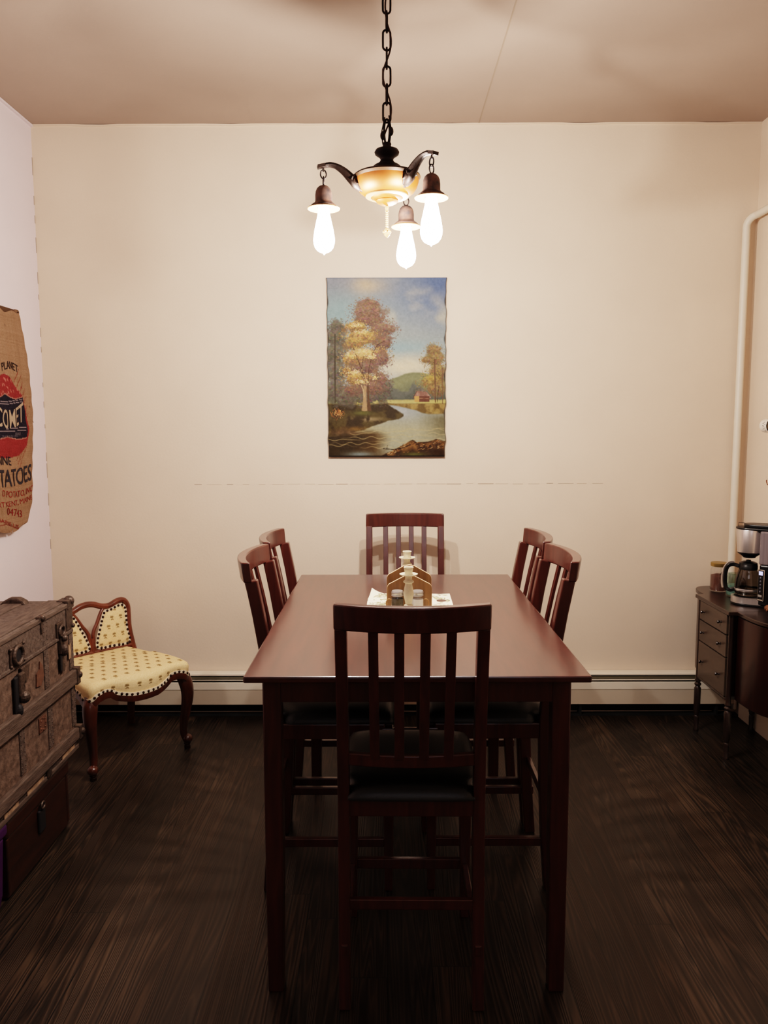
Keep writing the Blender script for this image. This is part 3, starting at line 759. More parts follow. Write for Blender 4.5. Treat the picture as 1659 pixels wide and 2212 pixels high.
    def cloudlet(cu, cv, ru, rv, cols, n, s=.012, a=.75):
        if n > 120: mix(soft(np.sqrt(((u - cu) / ru) ** 2 + ((v - cv) / rv) ** 2) - .82 + (n3 - .5) * 1.5, .3), np.array(cols[len(cols) // 2]) * .93, .7)
        for _ in range(int(n * 1.4)):
            th, rr_ = dabs.random() * 2 * PI, min(1.25, abs(dabs.normal(0, .58)))
            du, dv = math.cos(th) * rr_ * ru, math.sin(th) * rr_ * rv
            k = np.clip((dv / rv * .5 + .5) + dabs.normal(0, .22), 0, .999)
            c = np.array(cols[int(k * len(cols))], float) + dabs.normal(0, 7, 3)
            e = 1 if rr_ < .7 else .55
            dab(cu + du, cv + dv, s * e * dabs.uniform(.4, 1.3), s * e * .42 * dabs.uniform(.5, 1.3), c, a, dabs.uniform(-.9, .9))
    def limb(p, w, c):
        for (a0, b0), (a1, b1) in zip(p, p[1:]):
            k = max(2, int(math.hypot(a1 - a0, (b1 - b0) * asp) / .004))
            for i in range(k + 1):
                f = i / k; dab(a0 + (a1 - a0) * f, b0 + (b1 - b0) * f, w, w / asp, c, .9)
    grey = [(128, 122, 108), (112, 106, 94), (94, 88, 76)]
    for cu, cv, ru, rv in ((.08, .27, .07, .04), (.07, .33, .11, .06), (.06, .42, .12, .08), (.07, .52, .12, .09), (.07, .62, .13, .08), (.16, .66, .14, .06), (.32, .66, .14, .05), (.45, .64, .08, .06), (.5, .60, .05, .05)):
        cloudlet(cu, cv, ru, rv, grey, 330, .016, .6)
    limb([(.065, .31), (.062, .5), (.06, .69)], .006, (78, 70, 58))
    mauve = [(160, 132, 112), (140, 114, 98), (118, 96, 84)]; gold = [(206, 170, 112), (182, 144, 92), (148, 118, 84), (124, 100, 80)]
    brown = [(150, 120, 102), (132, 104, 90), (110, 90, 80)]
    for cu, cv, ru, rv, cs, n in ((.35, .145, .10, .035, mauve, 420), (.34, .19, .15, .05, mauve, 700), (.36, .235, .16, .04, brown, 500), (.47, .285, .12, .045, mauve, 500), (.24, .27, .10, .035, gold, 420), (.52, .28, .07, .025, mauve, 220),
            (.30, .33, .17, .05, gold, 700), (.47, .36, .09, .05, brown, 420), (.23, .36, .10, .05, gold, 420), (.35, .43, .17, .05, gold, 700), (.22, .45, .12, .05, gold, 500), (.44, .45, .10, .045, brown, 420),
            (.18, .52, .07, .03, gold, 240), (.28, .56, .16, .05, gold, 700), (.44, .56, .09, .05, brown, 420), (.22, .62, .11, .035, brown, 380), (.38, .61, .11, .05, brown, 420), (.33, .50, .14, .04, brown, 420)):
        cloudlet(cu, cv, ru, rv, cs, n, .013, .72)
    limb([(.325, .63), (.31, .55), (.285, .50), (.25, .44), (.22, .39)], .0045, (92, 70, 54)); limb([(.34, .6), (.35, .5), (.38, .42), (.42, .37), (.48, .35)], .004, (92, 70, 54))
    limb([(.285, .51), (.30, .45), (.33, .40)], .004, (96, 74, 60)); limb([(.37, .66), (.41, .58), (.42, .52)], .004, (120, 98, 74))
    for cu, cv, ru, rv, n in ((.24, .265, .08, .02, 60), (.29, .30, .08, .02, 70), (.31, .41, .10, .025, 150), (.20, .43, .08, .03, 60), (.22, .525, .10, .025, 110), (.37, .435, .06, .02, 70), (.28, .575, .1, .02, 60), (.40, .55, .04, .02, 30)):
        cloudlet(cu, cv, ru, rv, [(238, 216, 172), (226, 196, 140), (214, 176, 112)], n, .008, .85)
    for i in range(60):                                     # trunk
        f = i / 59; cv = .60 + .135 * f; w = .014 + .016 * f ** 3
        dab(.315 - .004 * f, cv, w, .006, (176, 146, 112), .9); dab(.335 + .004 * f + w * .4, cv, w * .7, .006, (104, 80, 60), .8)
    limb([(.285, .595), (.30, .62), (.308, .66)], .005, (200, 172, 136))
    og = [(164, 140, 98), (140, 116, 84), (118, 98, 74)]
    for cu, cv, ru, rv, cs, n in ((.90, .40, .07, .035, og, 300), (.91, .45, .11, .05, og, 500), (.84, .455, .06, .02, og, 140), (.93, .52, .1, .06, og, 500), (.87, .575, .10, .045, [(184, 160, 96), (160, 134, 84), (132, 110, 78)], 520), (.93, .62, .1, .05, og, 420), (.79, .64, .05, .03, grey, 160)):
        cloudlet(cu, cv, ru, rv, cs, n, .012, .7)
    limb([(.905, .45), (.91, .56), (.915, .69)], .0055, (110, 84, 66)); limb([(.945, .60), (.935, .65), (.93, .69)], .004, (96, 74, 58)); limb([(.97, .5), (.975, .62), (.975, .7)], .004, (120, 92, 76))
    # cottage
    x0, x1 = .725, .87
    roof = (v > np.interp(u, [x0 - .005, .755, .84, x1 + .01], [.668, .628, .632, .668])) & (v < .668) & (u > x0 - .005) & (u < x1 + .01); im[roof] = (140, 104, 92)
    mix(roof * np.clip((n3 - .45) * 6, 0, 1), (186, 154, 136), .7)
    wl_ = (u > .735) & (u < .865) & (v > .657) & (v < .687); im[wl_ & (u < .775)] = (198, 156, 100); im[wl_ & (u >= .775)] = (112, 76, 62)
    limb([(.72, .672), (.757, .628)], .003, (88, 66, 54)); limb([(.775, .667), (.868, .672)], .0025, (190, 150, 120))
    # orange bush, reeds
    for _ in range(60):
        a = dabs.uniform(-2.6, -.5); l = dabs.uniform(.01, .032); bx_ = .085 + dabs.normal(0, .024); by_ = .76 + dabs.normal(0, .010); limb([(bx_, by_), (bx_ + math.cos(a) * l * 1.3, by_ + math.sin(a) * l)], .0018, dabs.choice([(206, 140, 86), (180, 104, 60), (224, 182, 126)]))
    fb = np.interp(u, [.40, .48, .55, .62, .68, .72, .76, .85, .92, 1], [1.02, .985, .965, .94, .915, .905, .92, .915, .90, .912]); fg = soft(fb - v + (n3 - .5) * .012, .006)
    mix(fg, (70, 50, 34)); mix(fg * np.clip((n3 - .42) * 6, 0, 1) * soft(v - fb - .045, .03), (150, 112, 70), .9)
    for _ in range(240):
        cu = dabs.uniform(.5, .99); d_ = abs(dabs.normal(0, .02)); cv = np.interp(cu, np.linspace(.4, 1, 10), [1.02, .985, .965, .94, .915, .905, .92, .915, .90, .912]) + d_ + .004
        dab(cu, cv, dabs.uniform(.006, .02), dabs.uniform(.002, .004), dabs.choice([(196, 164, 124), (158, 114, 72), (120, 86, 54), (94, 70, 44), (138, 102, 64), (110, 80, 50)]), .8, -.5)
    mix(np.exp(-((u - .74) / .1) ** 2 - ((v - .985) / .012) ** 2), (104, 104, 58), .9)
    limb([(.47, .952), (.55, .957), (.63, .95), (.7, .93)], .004, (46, 32, 24)); limb([(.5, .95), (.505, .935)], .003, (50, 36, 26))
    mix(soft(1 - u - .0, .02) * 0 + soft(v - .004, .003) * .6, (90, 100, 120)); mix(soft(.992 - v, .004), (36, 30, 26)); mix(soft(u - .006, .005), (70, 62, 56), .7); mix(soft(.994 - u, .005), (70, 66, 62), .7)
    im[:] += (noise(70, 77, 1, 2)[..., None] - .5) * 14
    return np.clip(im, 0, 255)
nx, ny = 250, 372
PW, PH = .614, .920
img = paint_landscape(nx, ny)
bm = B(); V = []
for j in range(ny):
    row = []
    zz_ = PH / 2 - PH * j / (ny - 1)
    wv = .0030 * math.sin(zz_ * 31) + .0022 * math.sin(zz_ * 67 + 1)
    for i in range(nx):
        f = i / (nx - 1) - .5
        x = f * (PW - .004 * j / ny) + (wv if f > .49 else -wv * .8 if f < -.49 else 0)
        y = -.024 + (.0008 * math.sin(zz_ * 50) if abs(f) > .4 else 0)
        row.append(bm.verts.new((x, y, zz_)))
    V.append(row)
for j in range(ny - 1):
    for i in range(nx - 1): bm.faces.new((V[j][i], V[j + 1][i], V[j + 1][i + 1], V[j][i + 1]))
t = thing('landscape_painting', 'unframed oil painting of autumn trees by a river on the back wall', 'painting', (.0045, YB, 1.859))
o = obj('painted_canvas', bm, 'canvas', t, smooth=True); put_paint(o, img, .68, 1.16)
bm = B(); add_prism(bm, [(-PW / 2 + .001, -PH / 2 + .001), (PW / 2 - .003, -PH / 2 + .001), (PW / 2 - .001, PH / 2 - .001), (-PW / 2 + .001, PH / 2 - .001)], -.0232, -.002)
obj('stretcher_frame', bm, 'canvas_edge', t)

# ------------------------------------------------------------------ potato sack on the left wall
EDGE = [(2.124, 3.894), (2.079, 3.913), (2.004, 3.939), (1.929, 3.968), (1.841, 3.994), (1.727, 4.004), (1.635, 4.010), (1.588, 4.008), (1.577, 4.001), (1.496, 3.992), (1.38, 3.980), (1.265, 3.965), (1.185, 3.940), (1.118, 3.910), (1.088, 3.876), (1.075, 3.80), (1.069, 3.704)]
EZ = np.array([e[0] for e in EDGE])[::-1]; EY = np.array([e[1] for e in EDGE])[::-1]
SYC = 3.69
def sack_edge(z): return float(np.interp(z, EZ, EY)) + .004
def sack_x(y, z):
    hw = max(sack_edge(z) - SYC, .02); f = min(1, abs(y - SYC) / hw)
    return .007 + .034 * math.sqrt(max(0, 1 - f ** 9)) + .0022 * math.sin(y * 60 + z * 9) + .0015 * math.sin(z * 70)
def paint_sack(nu, nv, Y, Z):
    im = np.zeros((nv, nu, 3)); im[:] = (176, 140, 104)
    r = np.random.default_rng(4)
    im += r.normal(0, 5, (nv, nu, 1)) + r.normal(0, 3, (1, nu, 1)) + r.normal(0, 3, (nv, 1, 1))
    base = im.copy()
    M_ = np.abs(Y - SYC)
    YS = SYC + M_                                     # mirrored design
    def pl(y, pts): return np.interp(y, [p[0] for p in pts], [p[1] for p in pts])
    dome = pl(YS, [(3.674, 1.806), (3.717, 1.800), (3.761, 1.782), (3.803, 1.748), (3.848, 1.716), (3.868, 1.695)])
    right = np.interp(Z, [1.41, 1.418, 1.424, 1.442, 1.471, 1.52, 1.554, 1.588, 1.626, 1.681, 1.70], [3.70, 3.74, 3.791, 3.841, 3.879, 3.915, 3.927, 3.912, 3.892, 3.873, 3.868])
    red = (YS < right) & (Z > 1.416) & (Z < dome)
    im[red] = (160, 66, 60)
    nt_ = pl(YS, [(3.664, 1.717), (3.699, 1.712), (3.742, 1.697), (3.797, 1.692), (3.866, 1.706)]); nb = pl(YS, [(3.642, 1.523), (3.707, 1.512), (3.776, 1.503), (3.824, 1.501), (3.893, 1.509)])
    nr = np.interp(Z, [1.50, 1.543, 1.583, 1.632, 1.706], [3.885, 3.900, 3.892, 3.878, 3.866])
    nav = (Z < nt_) & (Z > nb) & (YS < nr); im[nav] = (52, 48, 54)
    for off, arr in ((0, nt_), (0, nb)):
        m = (np.abs(Z - arr) < .0022) & (YS < nr); im[m] = (196, 140, 116)
    for c, sl in ((1.665, .10), (1.676, .10), (1.552, .04), (1.540, .03)):
        arr = c + sl * (Y - 3.7) * np.where(Y > 3.7, 1, -.3) ; m = (np.abs(Z - arr) < .0014) & nav; im[m] = (176, 160, 150)
    for k in range(30):                                # pale seeds on the dome
        cy, cz = r.uniform(3.62, 3.88), r.uniform(1.71, 1.79)
        d = ((Y - cy) * .8 + (Z - cz) * .6) ** 2 / .0038 ** 2 + (-(Y - cy) * .6 + (Z - cz) * .8) ** 2 / .0085 ** 2
        m = (d < 1) & red & ~nav; im[m] = (206, 124, 104)
    for k in range(26):                                # red rays
        a = math.radians(-62 + k * 9.0) if k < 14 else math.radians(118 + (k - 13) * 9)
        cy, cz = SYC + .17 * math.cos(a), 1.60 + .215 * math.sin(a)
        for q in range(3):
            sy = cy + q * .018 * math.cos(a); sz = cz + q * .022 * math.sin(a) - .01
            dx, dz = Y - sy, Z - sz; ang = .95 if math.cos(a) > 0 else PI - .95
            p = dx * math.cos(ang) + dz * math.sin(ang); s_ = -dx * math.sin(ang) + dz * math.cos(ang)
            m = (np.abs(s_) < .0016) & (p > 0) & (p < .042) & ~red; im[m] = (150, 72, 56)
    m = (np.abs(Z - (1.112 - .55 * np.clip(Y - 3.62, 0, 1) ** 1.3)) < .0018) & (Y < 3.78) & (Y > 3.5); im[m] = (140, 58, 44)
    im[(im != base).any(axis=2)] += r.normal(0, 6, ((im != base).any(axis=2).sum(), 1))
    for k in range(10):
        cy, cz = r.uniform(3.6, 4.0), r.uniform(1.1, 2.05); m = ((Y - cy) ** 2 + (Z - cz) ** 2) < r.uniform(.003, .006) ** 2; im[m] *= .75
    return np.clip(im, 0, 255)
nu, nv = 190, 300
Zs = np.linspace(2.112, 1.070, nv); Yg = np.zeros((nv, nu)); Zg = np.zeros((nv, nu))
bm = B(); V = []
for j, z in enumerate(Zs):
    e = sack_edge(z); hw = e - SYC; row = []
    for i in range(nu):
        f = -1 + 2 * i / (nu - 1)
        y = SYC + hw * f; z2 = z
        if z > 2.06: z2 = z - (z - 2.06) / .052 * (.016 * (1 - abs(f) ** 3) * (1 + .5 * math.sin(f * 9)))   # sagging mouth
        if z < 1.13: z2 = z + .012 * abs(f) ** 3 + (.006 * math.sin(f * 11)) * (1.13 - z) / .06
        Yg[j, i], Zg[j, i] = y, z2
        rag = .0025 * math.sin(z * 140) * (abs(f) > .97)
        row.append(bm.verts.new((sack_x(y, z), y + rag, z2)))
    V.append(row)
img = paint_sack(nu, nv, Yg, Zg)
cols_ = [img.reshape(-1, 3)]
for j in range(nv - 1):
    for i in range(nu - 1): bm.faces.new((V[j][i], V[j][i + 1], V[j + 1][i + 1], V[j + 1][i]))
# folded back layer behind the mouth and a flat back sheet
back = []
for j in range(0, nv, 6):
    z = Zs[j]; e = sack_edge(z); back.append([bm.verts.new((.003, SYC + (e - SYC) * f, min(z + (.012 if j == 0 else 0), 2.125))) for f in np.linspace(-1, 1, 12)])
for a, c in zip(back, back[1:]):
    for i in range(11): bm.faces.new((a[i], a[i + 1], c[i + 1], c[i]))
nb_ = len(back) * 12; cols_.append(np.tile([[120, 92, 66]], (nb_, 1)))
def lump(pts, r, c):
    n0 = len(bm.verts); add_tube(bm, spline(pts, 5), r, 8); cols_.append(np.tile([c], (len(bm.verts) - n0, 1)))
lump([(.020, 3.86, 2.104), (.026, 3.885, 2.116), (.022, 3.905, 2.108), (.014, 3.912, 2.085)], [.006, .010, .012, .010, .007, .005], (150, 116, 84))
lump([(.034, 3.70, 2.088), (.036, 3.79, 2.074), (.036, 3.85, 2.070), (.03, 3.885, 2.082)], .0045, (184, 148, 110))
lump([(.016, 4.006, 1.597), (.014, 4.024, 1.590), (.012, 4.036, 1.582)], [.005, .003, .001], (116, 88, 62))
def put_text(s, yc, zc, w, h, c, arc=0, skew=0, slope=0, bold=.0):
    cu = bpy.data.curves.new('lettering', 'FONT'); cu.body = s; cu.offset = bold; cu.resolution_u = 4
    to = bpy.data.objects.new('lettering', cu); col.objects.link(to)
    dg = bpy.context.evaluated_depsgraph_get(); dg.update()
    me = bpy.data.meshes.new_from_object(to.evaluated_get(dg))
    xs = [q.co.x for q in me.vertices]; ys = [q.co.y for q in me.vertices]
    x0, x1, y0, y1 = min(xs), max(xs), min(ys), max(ys); n0 = len(bm.verts); vs = []
    for q in me.vertices:
        a = (q.co.x - x0) / (x1 - x0) - .5; b_ = (q.co.y - y0) / (y1 - y0) - .5
        y = yc + a * w + skew * b_ * h; z = zc + b_ * h * (1 + .25 * abs(arc) * 0) + arc * (a * a - .08) + slope * a
        vs.append(bm.verts.new((sack_x(y, z) + .0016, y, z)))
    for p in me.polygons:
        try: bm.faces.new([vs[k] for k in p.vertices])
        except ValueError: pass
    cols_.append(np.tile([c], (len(bm.verts) - n0, 1)))
    bpy.data.objects.remove(to); bpy.data.curves.remove(cu); bpy.data.meshes.remove(me)
put_text('COMET', 3.727, 1.606, .268, .088, (206, 178, 140), arc=.12, slope=.020, bold=.008)
put_text('PLANET', 3.748, 1.843, .156, .036, (62, 52, 46), arc=-.06, bold=.008)
put_text('BRAND', 3.795, 1.527, .062, .013, (140, 132, 128))
put_text('TRADE MARK REG.', 3.715, 1.517, .16, .010, (128, 120, 118), arc=.0)
put_text('MAINE', 3.620, 1.405, .172, .040, (66, 60, 60), arc=-.03, bold=.010)
put_text('POTATOES', 3.692, 1.328, .450, .082, (74, 68, 66), arc=.07, bold=.015)
put_text('D POTATO, INC', 3.765, 1.245, .315, .034, (164, 62, 52), arc=.07)
put_text('FORT KENT, MAINE', 3.712, 1.204, .410, .028, (160, 66, 54), arc=.05)
put_text('04743', 3.722, 1.157, .150, .034, (152, 54, 46), slope=-.030)
put_text('MAINE US', 3.650, 1.115, .19, .018, (160, 64, 54), slope=-.06)
t = obj('hanging_potato_sack', bm, 'sack', smooth=True, angle=80)
t.location = (XL, 0, 0)
put_paint(t, np.concatenate(cols_), (.60, .60, .72))
tag(t, 'brown burlap potato sack with red and navy print hung on the left wall', 'sack')

# ------------------------------------------------------------------ steamer trunk and what it stands on
FX, TY_ = -1.24, 3.045                         # front face and far end
TL = 1.02; TD = .53
t = thing('steamer_trunk', 'large battered brown steamer trunk with slats, latches and lock', 'trunk', (FX - TD / 2, TY_ - TL / 2, .285))
hx, hy = TD / 2, TL / 2
def tz(z): return z - .285
bm = B(); add_box(bm, 0, 0, (tz(.757)) / 2, TD, TL, tz(.757)); obj('trunk_body', bm, 'trunk', t, bevel=.006)
bm = B(); add_box(bm, 0, 0, (tz(.757) + tz(.882)) / 2 + .001, TD + .006, TL + .006, .882 - .757 - .002); obj('trunk_lid', bm, 'trunk_metal', t, bevel=.010)
# top boards of the lid
for k in range(4):
    bm = B(); x = -hx + .045 + k * (TD - .09) / 3
    add_box(bm, x, 0, tz(.884), .07, TL - .03, .006); obj('top_slat', bm, 'trunk_wood', t, bevel=.002)
# wooden rails with iron end caps
for z, h in ((.582, .058), (.352, .046)):
    bm = B(); add_box(bm, hx + .010, 0, tz(z), .022, TL + .01, h); rl = obj('rail', bm, 'trunk_wood', t, bevel=.004)
    bm = B(); add_box(bm, hx + .006, hy - .004, tz(z), .036, .034, h + .010); add_ball(bm, (hx + .020, hy + .006, tz(z)), .014, 10, 8); add_ball(bm, (hx + .004, hy + .012, tz(z) + .012), .011, 10, 8)
    obj('end_cap', bm, 'trunk_iron', rl, bevel=.006)
    bm = B(); add_box(bm, 0, hy + .010, tz(z), TD, .02, h); obj('rail', bm, 'trunk_wood', t, bevel=.004)
bm = B(); add_box(bm, hx + .004, 0, tz(.293), .012, TL, .016); add_box(bm, hx + .003, 0, tz(.318), .006, TL, .026); obj('bottom_binding', bm, 'trunk_wood', t, bevel=.002)
# lid edge moulding and seam lip
bm = B(); add_box(bm, hx + .004, 0, tz(.872), .010, TL + .01, .018); obj('lid_edging', bm, 'trunk_wood', t, bevel=.004)
bm = B(); add_box(bm, hx + .004, 0, tz(.765), .008, TL, .014); obj('lid_lip', bm, 'trunk_metal', t, bevel=.003)
# vertical tin bands with nail rows
def band(y, z0, z1, w=.038):
    bm = B(); add_box(bm, hx + .0015, y, tz((z0 + z1) / 2), .005, w, z1 - z0)
    for k in range(int((z1 - z0) / .016)):
        for s in (-1, 1): add_ball(bm, (hx + .004, y + s * (w / 2 - .006), tz(z0 + .01 + k * .016)), .0028, 6, 4)
    obj('tin_band', bm, 'trunk_metal', t, bevel=.0015)
for y, z0, z1 in ((hy - .245, .613, .756), (hy - .235, .384, .552), (hy - .245, .765, .876), (hy - .46, .384, .552), (hy - .018, .384, .552), (hy - .018, .613, .756), (hy - .66, .613, .756), (hy - .225, .30, .330), (hy - .46, .30, .330)):
    band(y, z0, z1)
# corner caps on the lid
for sy in (1, -1):
    for sx in (1, -1):
        bm = B()
        add_box(bm, sx * (hx - .012), sy * (hy - .020), tz(.874), .045, .060, .036)
        add_box(bm, sx * (hx + .002), sy * (hy - .028), tz(.822), .010, .062, .095); add_box(bm, sx * (hx - .03), sy * (hy + .002), tz(.830), .07, .010, .07)
        add_ball(bm, (sx * (hx - .004), sy * (hy - .004), tz(.882)), .021, 12, 8); add_ball(bm, (sx * (hx + .008), sy * (hy - .006), tz(.785)), .010, 8, 6)
        obj('corner_cap', bm, 'trunk_iron', t, bevel=.008, seg=3)
# raised clamps along the lid edges
for x, y in ((hx - .19, hy - .055), (hx - .38, hy - .055)):
    bm = B(); add_prism(bm, [(-.05, .878), (-.045, .892), (-.018, .907), (.018, .907), (.04, .895), (.05, .878)], -.02, .02, axis='y')
    bmesh.ops.translate(bm, verts=bm.verts, vec=(x, y, -.285)); obj('lid_clamp', bm, 'trunk_iron', t, bevel=.006)
bm = B(); add_box(bm, hx + .002, hy - .275, tz(.876), .016, .045, .026); add_ball(bm, (hx + .008, hy - .275, tz(.880)), .014, 10, 8); add_box(bm, hx + .005, hy - .275, tz(.845), .008, .018, .045); obj('lid_clamp', bm, 'trunk_iron', t, bevel=.004)
# latches: far one and round one
def latch(y):
    bm = B()
    add_box(bm, hx + .005, y, tz(.800), .012, .062, .055); add_tube(bm, [(hx + .014, y + .022 * math.cos(a), tz(.793) + .020 * math.sin(a)) for a in np.linspace(0, 2 * PI, 18)[:-1]], .006, 8, closed=True)
    add_box(bm, hx + .008, y + .004, tz(.742), .014, .034, .07); add_ball(bm, (hx + .020, y + .004, tz(.765)), .014, 10, 8); add_ball(bm, (hx + .016, y + .006, tz(.718)), .017, 10, 8, 1.4)
    add_box(bm, hx + .006, y + .01, tz(.668), .010, .028, .07)
    l = obj('latch', bm, 'trunk_iron', t, bevel=.005)
    bm = B(); add_box(bm, hx + .0115, y - .012, tz(.672), .004, .016, .055); obj('slot', bm, 'black', l)
latch(hy - .125)
# round lock plate
y = hy - .475
bm = B(); add_box(bm, hx + .004, y, tz(.803), .010, .095, .062)
for sy in (-1, 1):
    for sz in (-1, 1): add_ball(bm, (hx + .009, y + sy * .046, tz(.803) + sz * .029), .006, 8, 6)
add_tube(bm, [(hx + .012, y + .032 * math.cos(a), tz(.803) + .030 * math.sin(a)) for a in np.linspace(0, 2 * PI, 22)[:-1]], .008, 8, closed=True)
lk = obj('lock_ring', bm, 'trunk_iron', t, bevel=.003, smooth=False)
bm = B(); add_lathe(bm, [(.022, 0), (.022, .004), (0, .004)], 20, Matrix.Translation((hx + .008, y, tz(.803))) @ Matrix.Rotation(PI / 2, 4, 'Y')); obj('keyhole', bm, 'black', lk)
# hasp with dangling tongue
y = hy - .445
bm = B(); add_prism(bm, [(y - .015, tz(.752)), (y + .055, tz(.756)), (y + .040, tz(.705)), (y + .018, tz(.690)), (y - .002, tz(.715))], hx + .002, hx + .012, axis='x'); obj('hasp_plate', bm, 'trunk_iron', t, bevel=.003)
bm = B(); add_box(bm, hx + .012, y - .022, tz(.698), .016, .040, .085); add_ball(bm, (hx + .018, y - .018, tz(.655)), .022, 12, 8); hp = obj('hasp', bm, 'trunk_iron', t, bevel=.006)
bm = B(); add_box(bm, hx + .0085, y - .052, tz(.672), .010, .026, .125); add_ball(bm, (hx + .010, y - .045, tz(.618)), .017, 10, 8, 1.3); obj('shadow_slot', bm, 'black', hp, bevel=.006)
# copper plate and small metal plates
bm = B(); add_prism(bm, [(hy - .335, tz(.645)), (hy - .30, tz(.640)), (hy - .272, tz(.668)), (hy - .280, tz(.705)), (hy - .300, tz(.728)), (hy - .305, tz(.700)), (hy - .330, tz(.690))], hx + .001, hx + .005, axis='x'); obj('name_plate', bm, 'copper_plate', t)
for y in (hy - .30,):
    bm = B(); add_box(bm, hx + .002, y, tz(.498), .005, .058, .055)
    for k in range(8):
        a = k * PI / 4; add_ball(bm, (hx + .005, y + .022 * math.cos(a), tz(.498) + .021 * math.sin(a)), .0035, 6, 4)
    obj('rivet_plate', bm, 'copper_plate', t, bevel=.001)
bm = B(); add_box(bm, hx + .010, hy - .285, tz(.322), .012, .036, .060); obj('bottom_clasp', bm, 'trunk_iron', t, bevel=.010, seg=3)
# torn paper along the lower edge and on the far post
for y, z, w, h in ((hy - .10, .309, .12, .022), (hy - .39, .311, .13, .020), (hy - .57, .309, .10, .016), (hy - .045, .690, .022, .055)):
    bm = B(); P_ = []
    for k in range(9): P_.append((y - w / 2 + w * k / 8, tz(z) + h / 2 + random.uniform(-.006, .006)))
    for k in range(8, -1, -1): P_.append((y - w / 2 + w * k / 8, tz(z) - h / 2 + random.uniform(-.003, .003)))
    add_prism(bm, P_, hx + .0065, hx + .0085, axis='x'); obj('torn_label', bm, 'torn', t)

# chest under the trunk
t = thing('wooden_chest', 'dark red brown wooden chest under the far end of the steamer trunk', 'chest', (-1.50, 2.712, 0))
bm = B(); add_box(bm, 0, 0, .108, .50, .50, .206); obj('chest_body', bm, 'chest', t, bevel=.008, seg=3)
bm = B(); add_box(bm, .002, 0, .2425, .512, .512, .061); obj('chest_lid', bm, 'chest', t, bevel=.012, seg=3)
bm = B(); add_box(bm, .254, .005, .150, .012, .052, .085); obj('latch', bm, 'black', t, bevel=.008, seg=3)
bm = B(); add_tube(bm, [(.262, .005 + .014 * math.cos(a), .206 + .012 * math.sin(a)) for a in np.linspace(0, 2 * PI, 14)[:-1]], .004, 6, closed=True); obj('hasp_ring', bm, 'trunk_iron', t, smooth=True)
for s in (-1, 1):
    bm = B(); add_box(bm, .244, s * .242, .118, .018, .018, .19); obj('corner_post', bm, 'chest', t, bevel=.004)
# purple tote beside the chest
t = thing('storage_tote', 'purple plastic storage tote on the floor at the left frame edge', 'tote', (-1.497, 2.232, 0))
bm = B()
add_sweep(bm, [(0, 0, .004), (0, 0, .05), (0, 0, .24)], lambda i, n: [(a * (.244 + .008 * i), b * (.195 + .008 * i)) for a, b in ((-1, -.9), (-.92, -1), (.92, -1), (1, -.9), (1, .9), (.92, 1), (-.92, 1), (-1, .9))], up=Vector((0, 1, 0)), parallel=False)
obj('tote_body', bm, 'purple', t, bevel=.006)
bm = B(); add_box(bm, 0, 0, .262, .528, .432, .044); obj('tote_lid', bm, 'purple', t, bevel=.012, seg=3)

# ------------------------------------------------------------------ yellow slipper chair
t = thing('slipper_chair', 'low antique chair with gold floral upholstery, nail trim and carved legs', 'chair', (-1.320, 3.705, 0), math.radians(48.0))
# local: x right, -y to the front
def seat_outline(n=72):
    P_ = []
    def add(a, b): P_.append((a, b))
    cps = [(-.255, -.235), (-.235, -.268), (-.19, -.268), (-.14, -.262), (-.08, -.285), (0, -.295), (.08, -.285), (.14, -.262), (.19, -.268), (.235, -.268), (.255, -.235),
           (.252, -.12), (.238, .0), (.222, .12), (.208, .205), (.19, .222), (.0, .226), (-.19, .222), (-.208, .205), (-.222, .12), (-.238, 0), (-.252, -.12)]
    return [(p.x, p.y) for p in spline([(a, b, 0) for a, b in cps], 4, closed=True)]
SO = seat_outline()
def seat_low(x, y):
    """height of the lower upholstery edge: scalloped on the front, straight at the sides"""
    if y < -.2:
        ax = abs(x)
        return float(np.interp(ax, [0, .06, .11, .135, .147, .185, .225, .242, .26], [.350, .352, .364, .372, .386, .394, .384, .366, .360]))
    return float(np.interp(y, [-.235, -.20, -.12, 0, .2], [.362, .380, .388, .386, .380]))
bm = B(); K = 9; rings = []
for k in range(K + 1):
    f = k / K; ring = []
    for (x, y) in SO:
        if k == 0: ring.append(bm.verts.new((x, y, seat_low(x, y)))); continue
        s = [1, 1.016, 1.020, 1.0, .955, .86, .70, .48, .27, .10][k]; lowz = seat_low(x, y)
        zt = [0, .38, .64, .82, .93, .985, 1.01, 1.02, 1.03, 1.035][k]
        ring.append(bm.verts.new((x * s, y * s, lowz + (.435 + .008 * (.0 if y > 0 else 1) - lowz) * zt)))
    rings.append(ring)
m_ = len(SO)
for a, b in zip(rings, rings[1:]):
    for i in range(m_): bm.faces.new((a[i], a[(i + 1) % m_], b[(i + 1) % m_], b[i]))
bm.faces.new(rings[-1]); bm.faces.new(list(reversed(rings[0])))
bmesh.ops.recalc_face_normals(bm, faces=bm.faces)
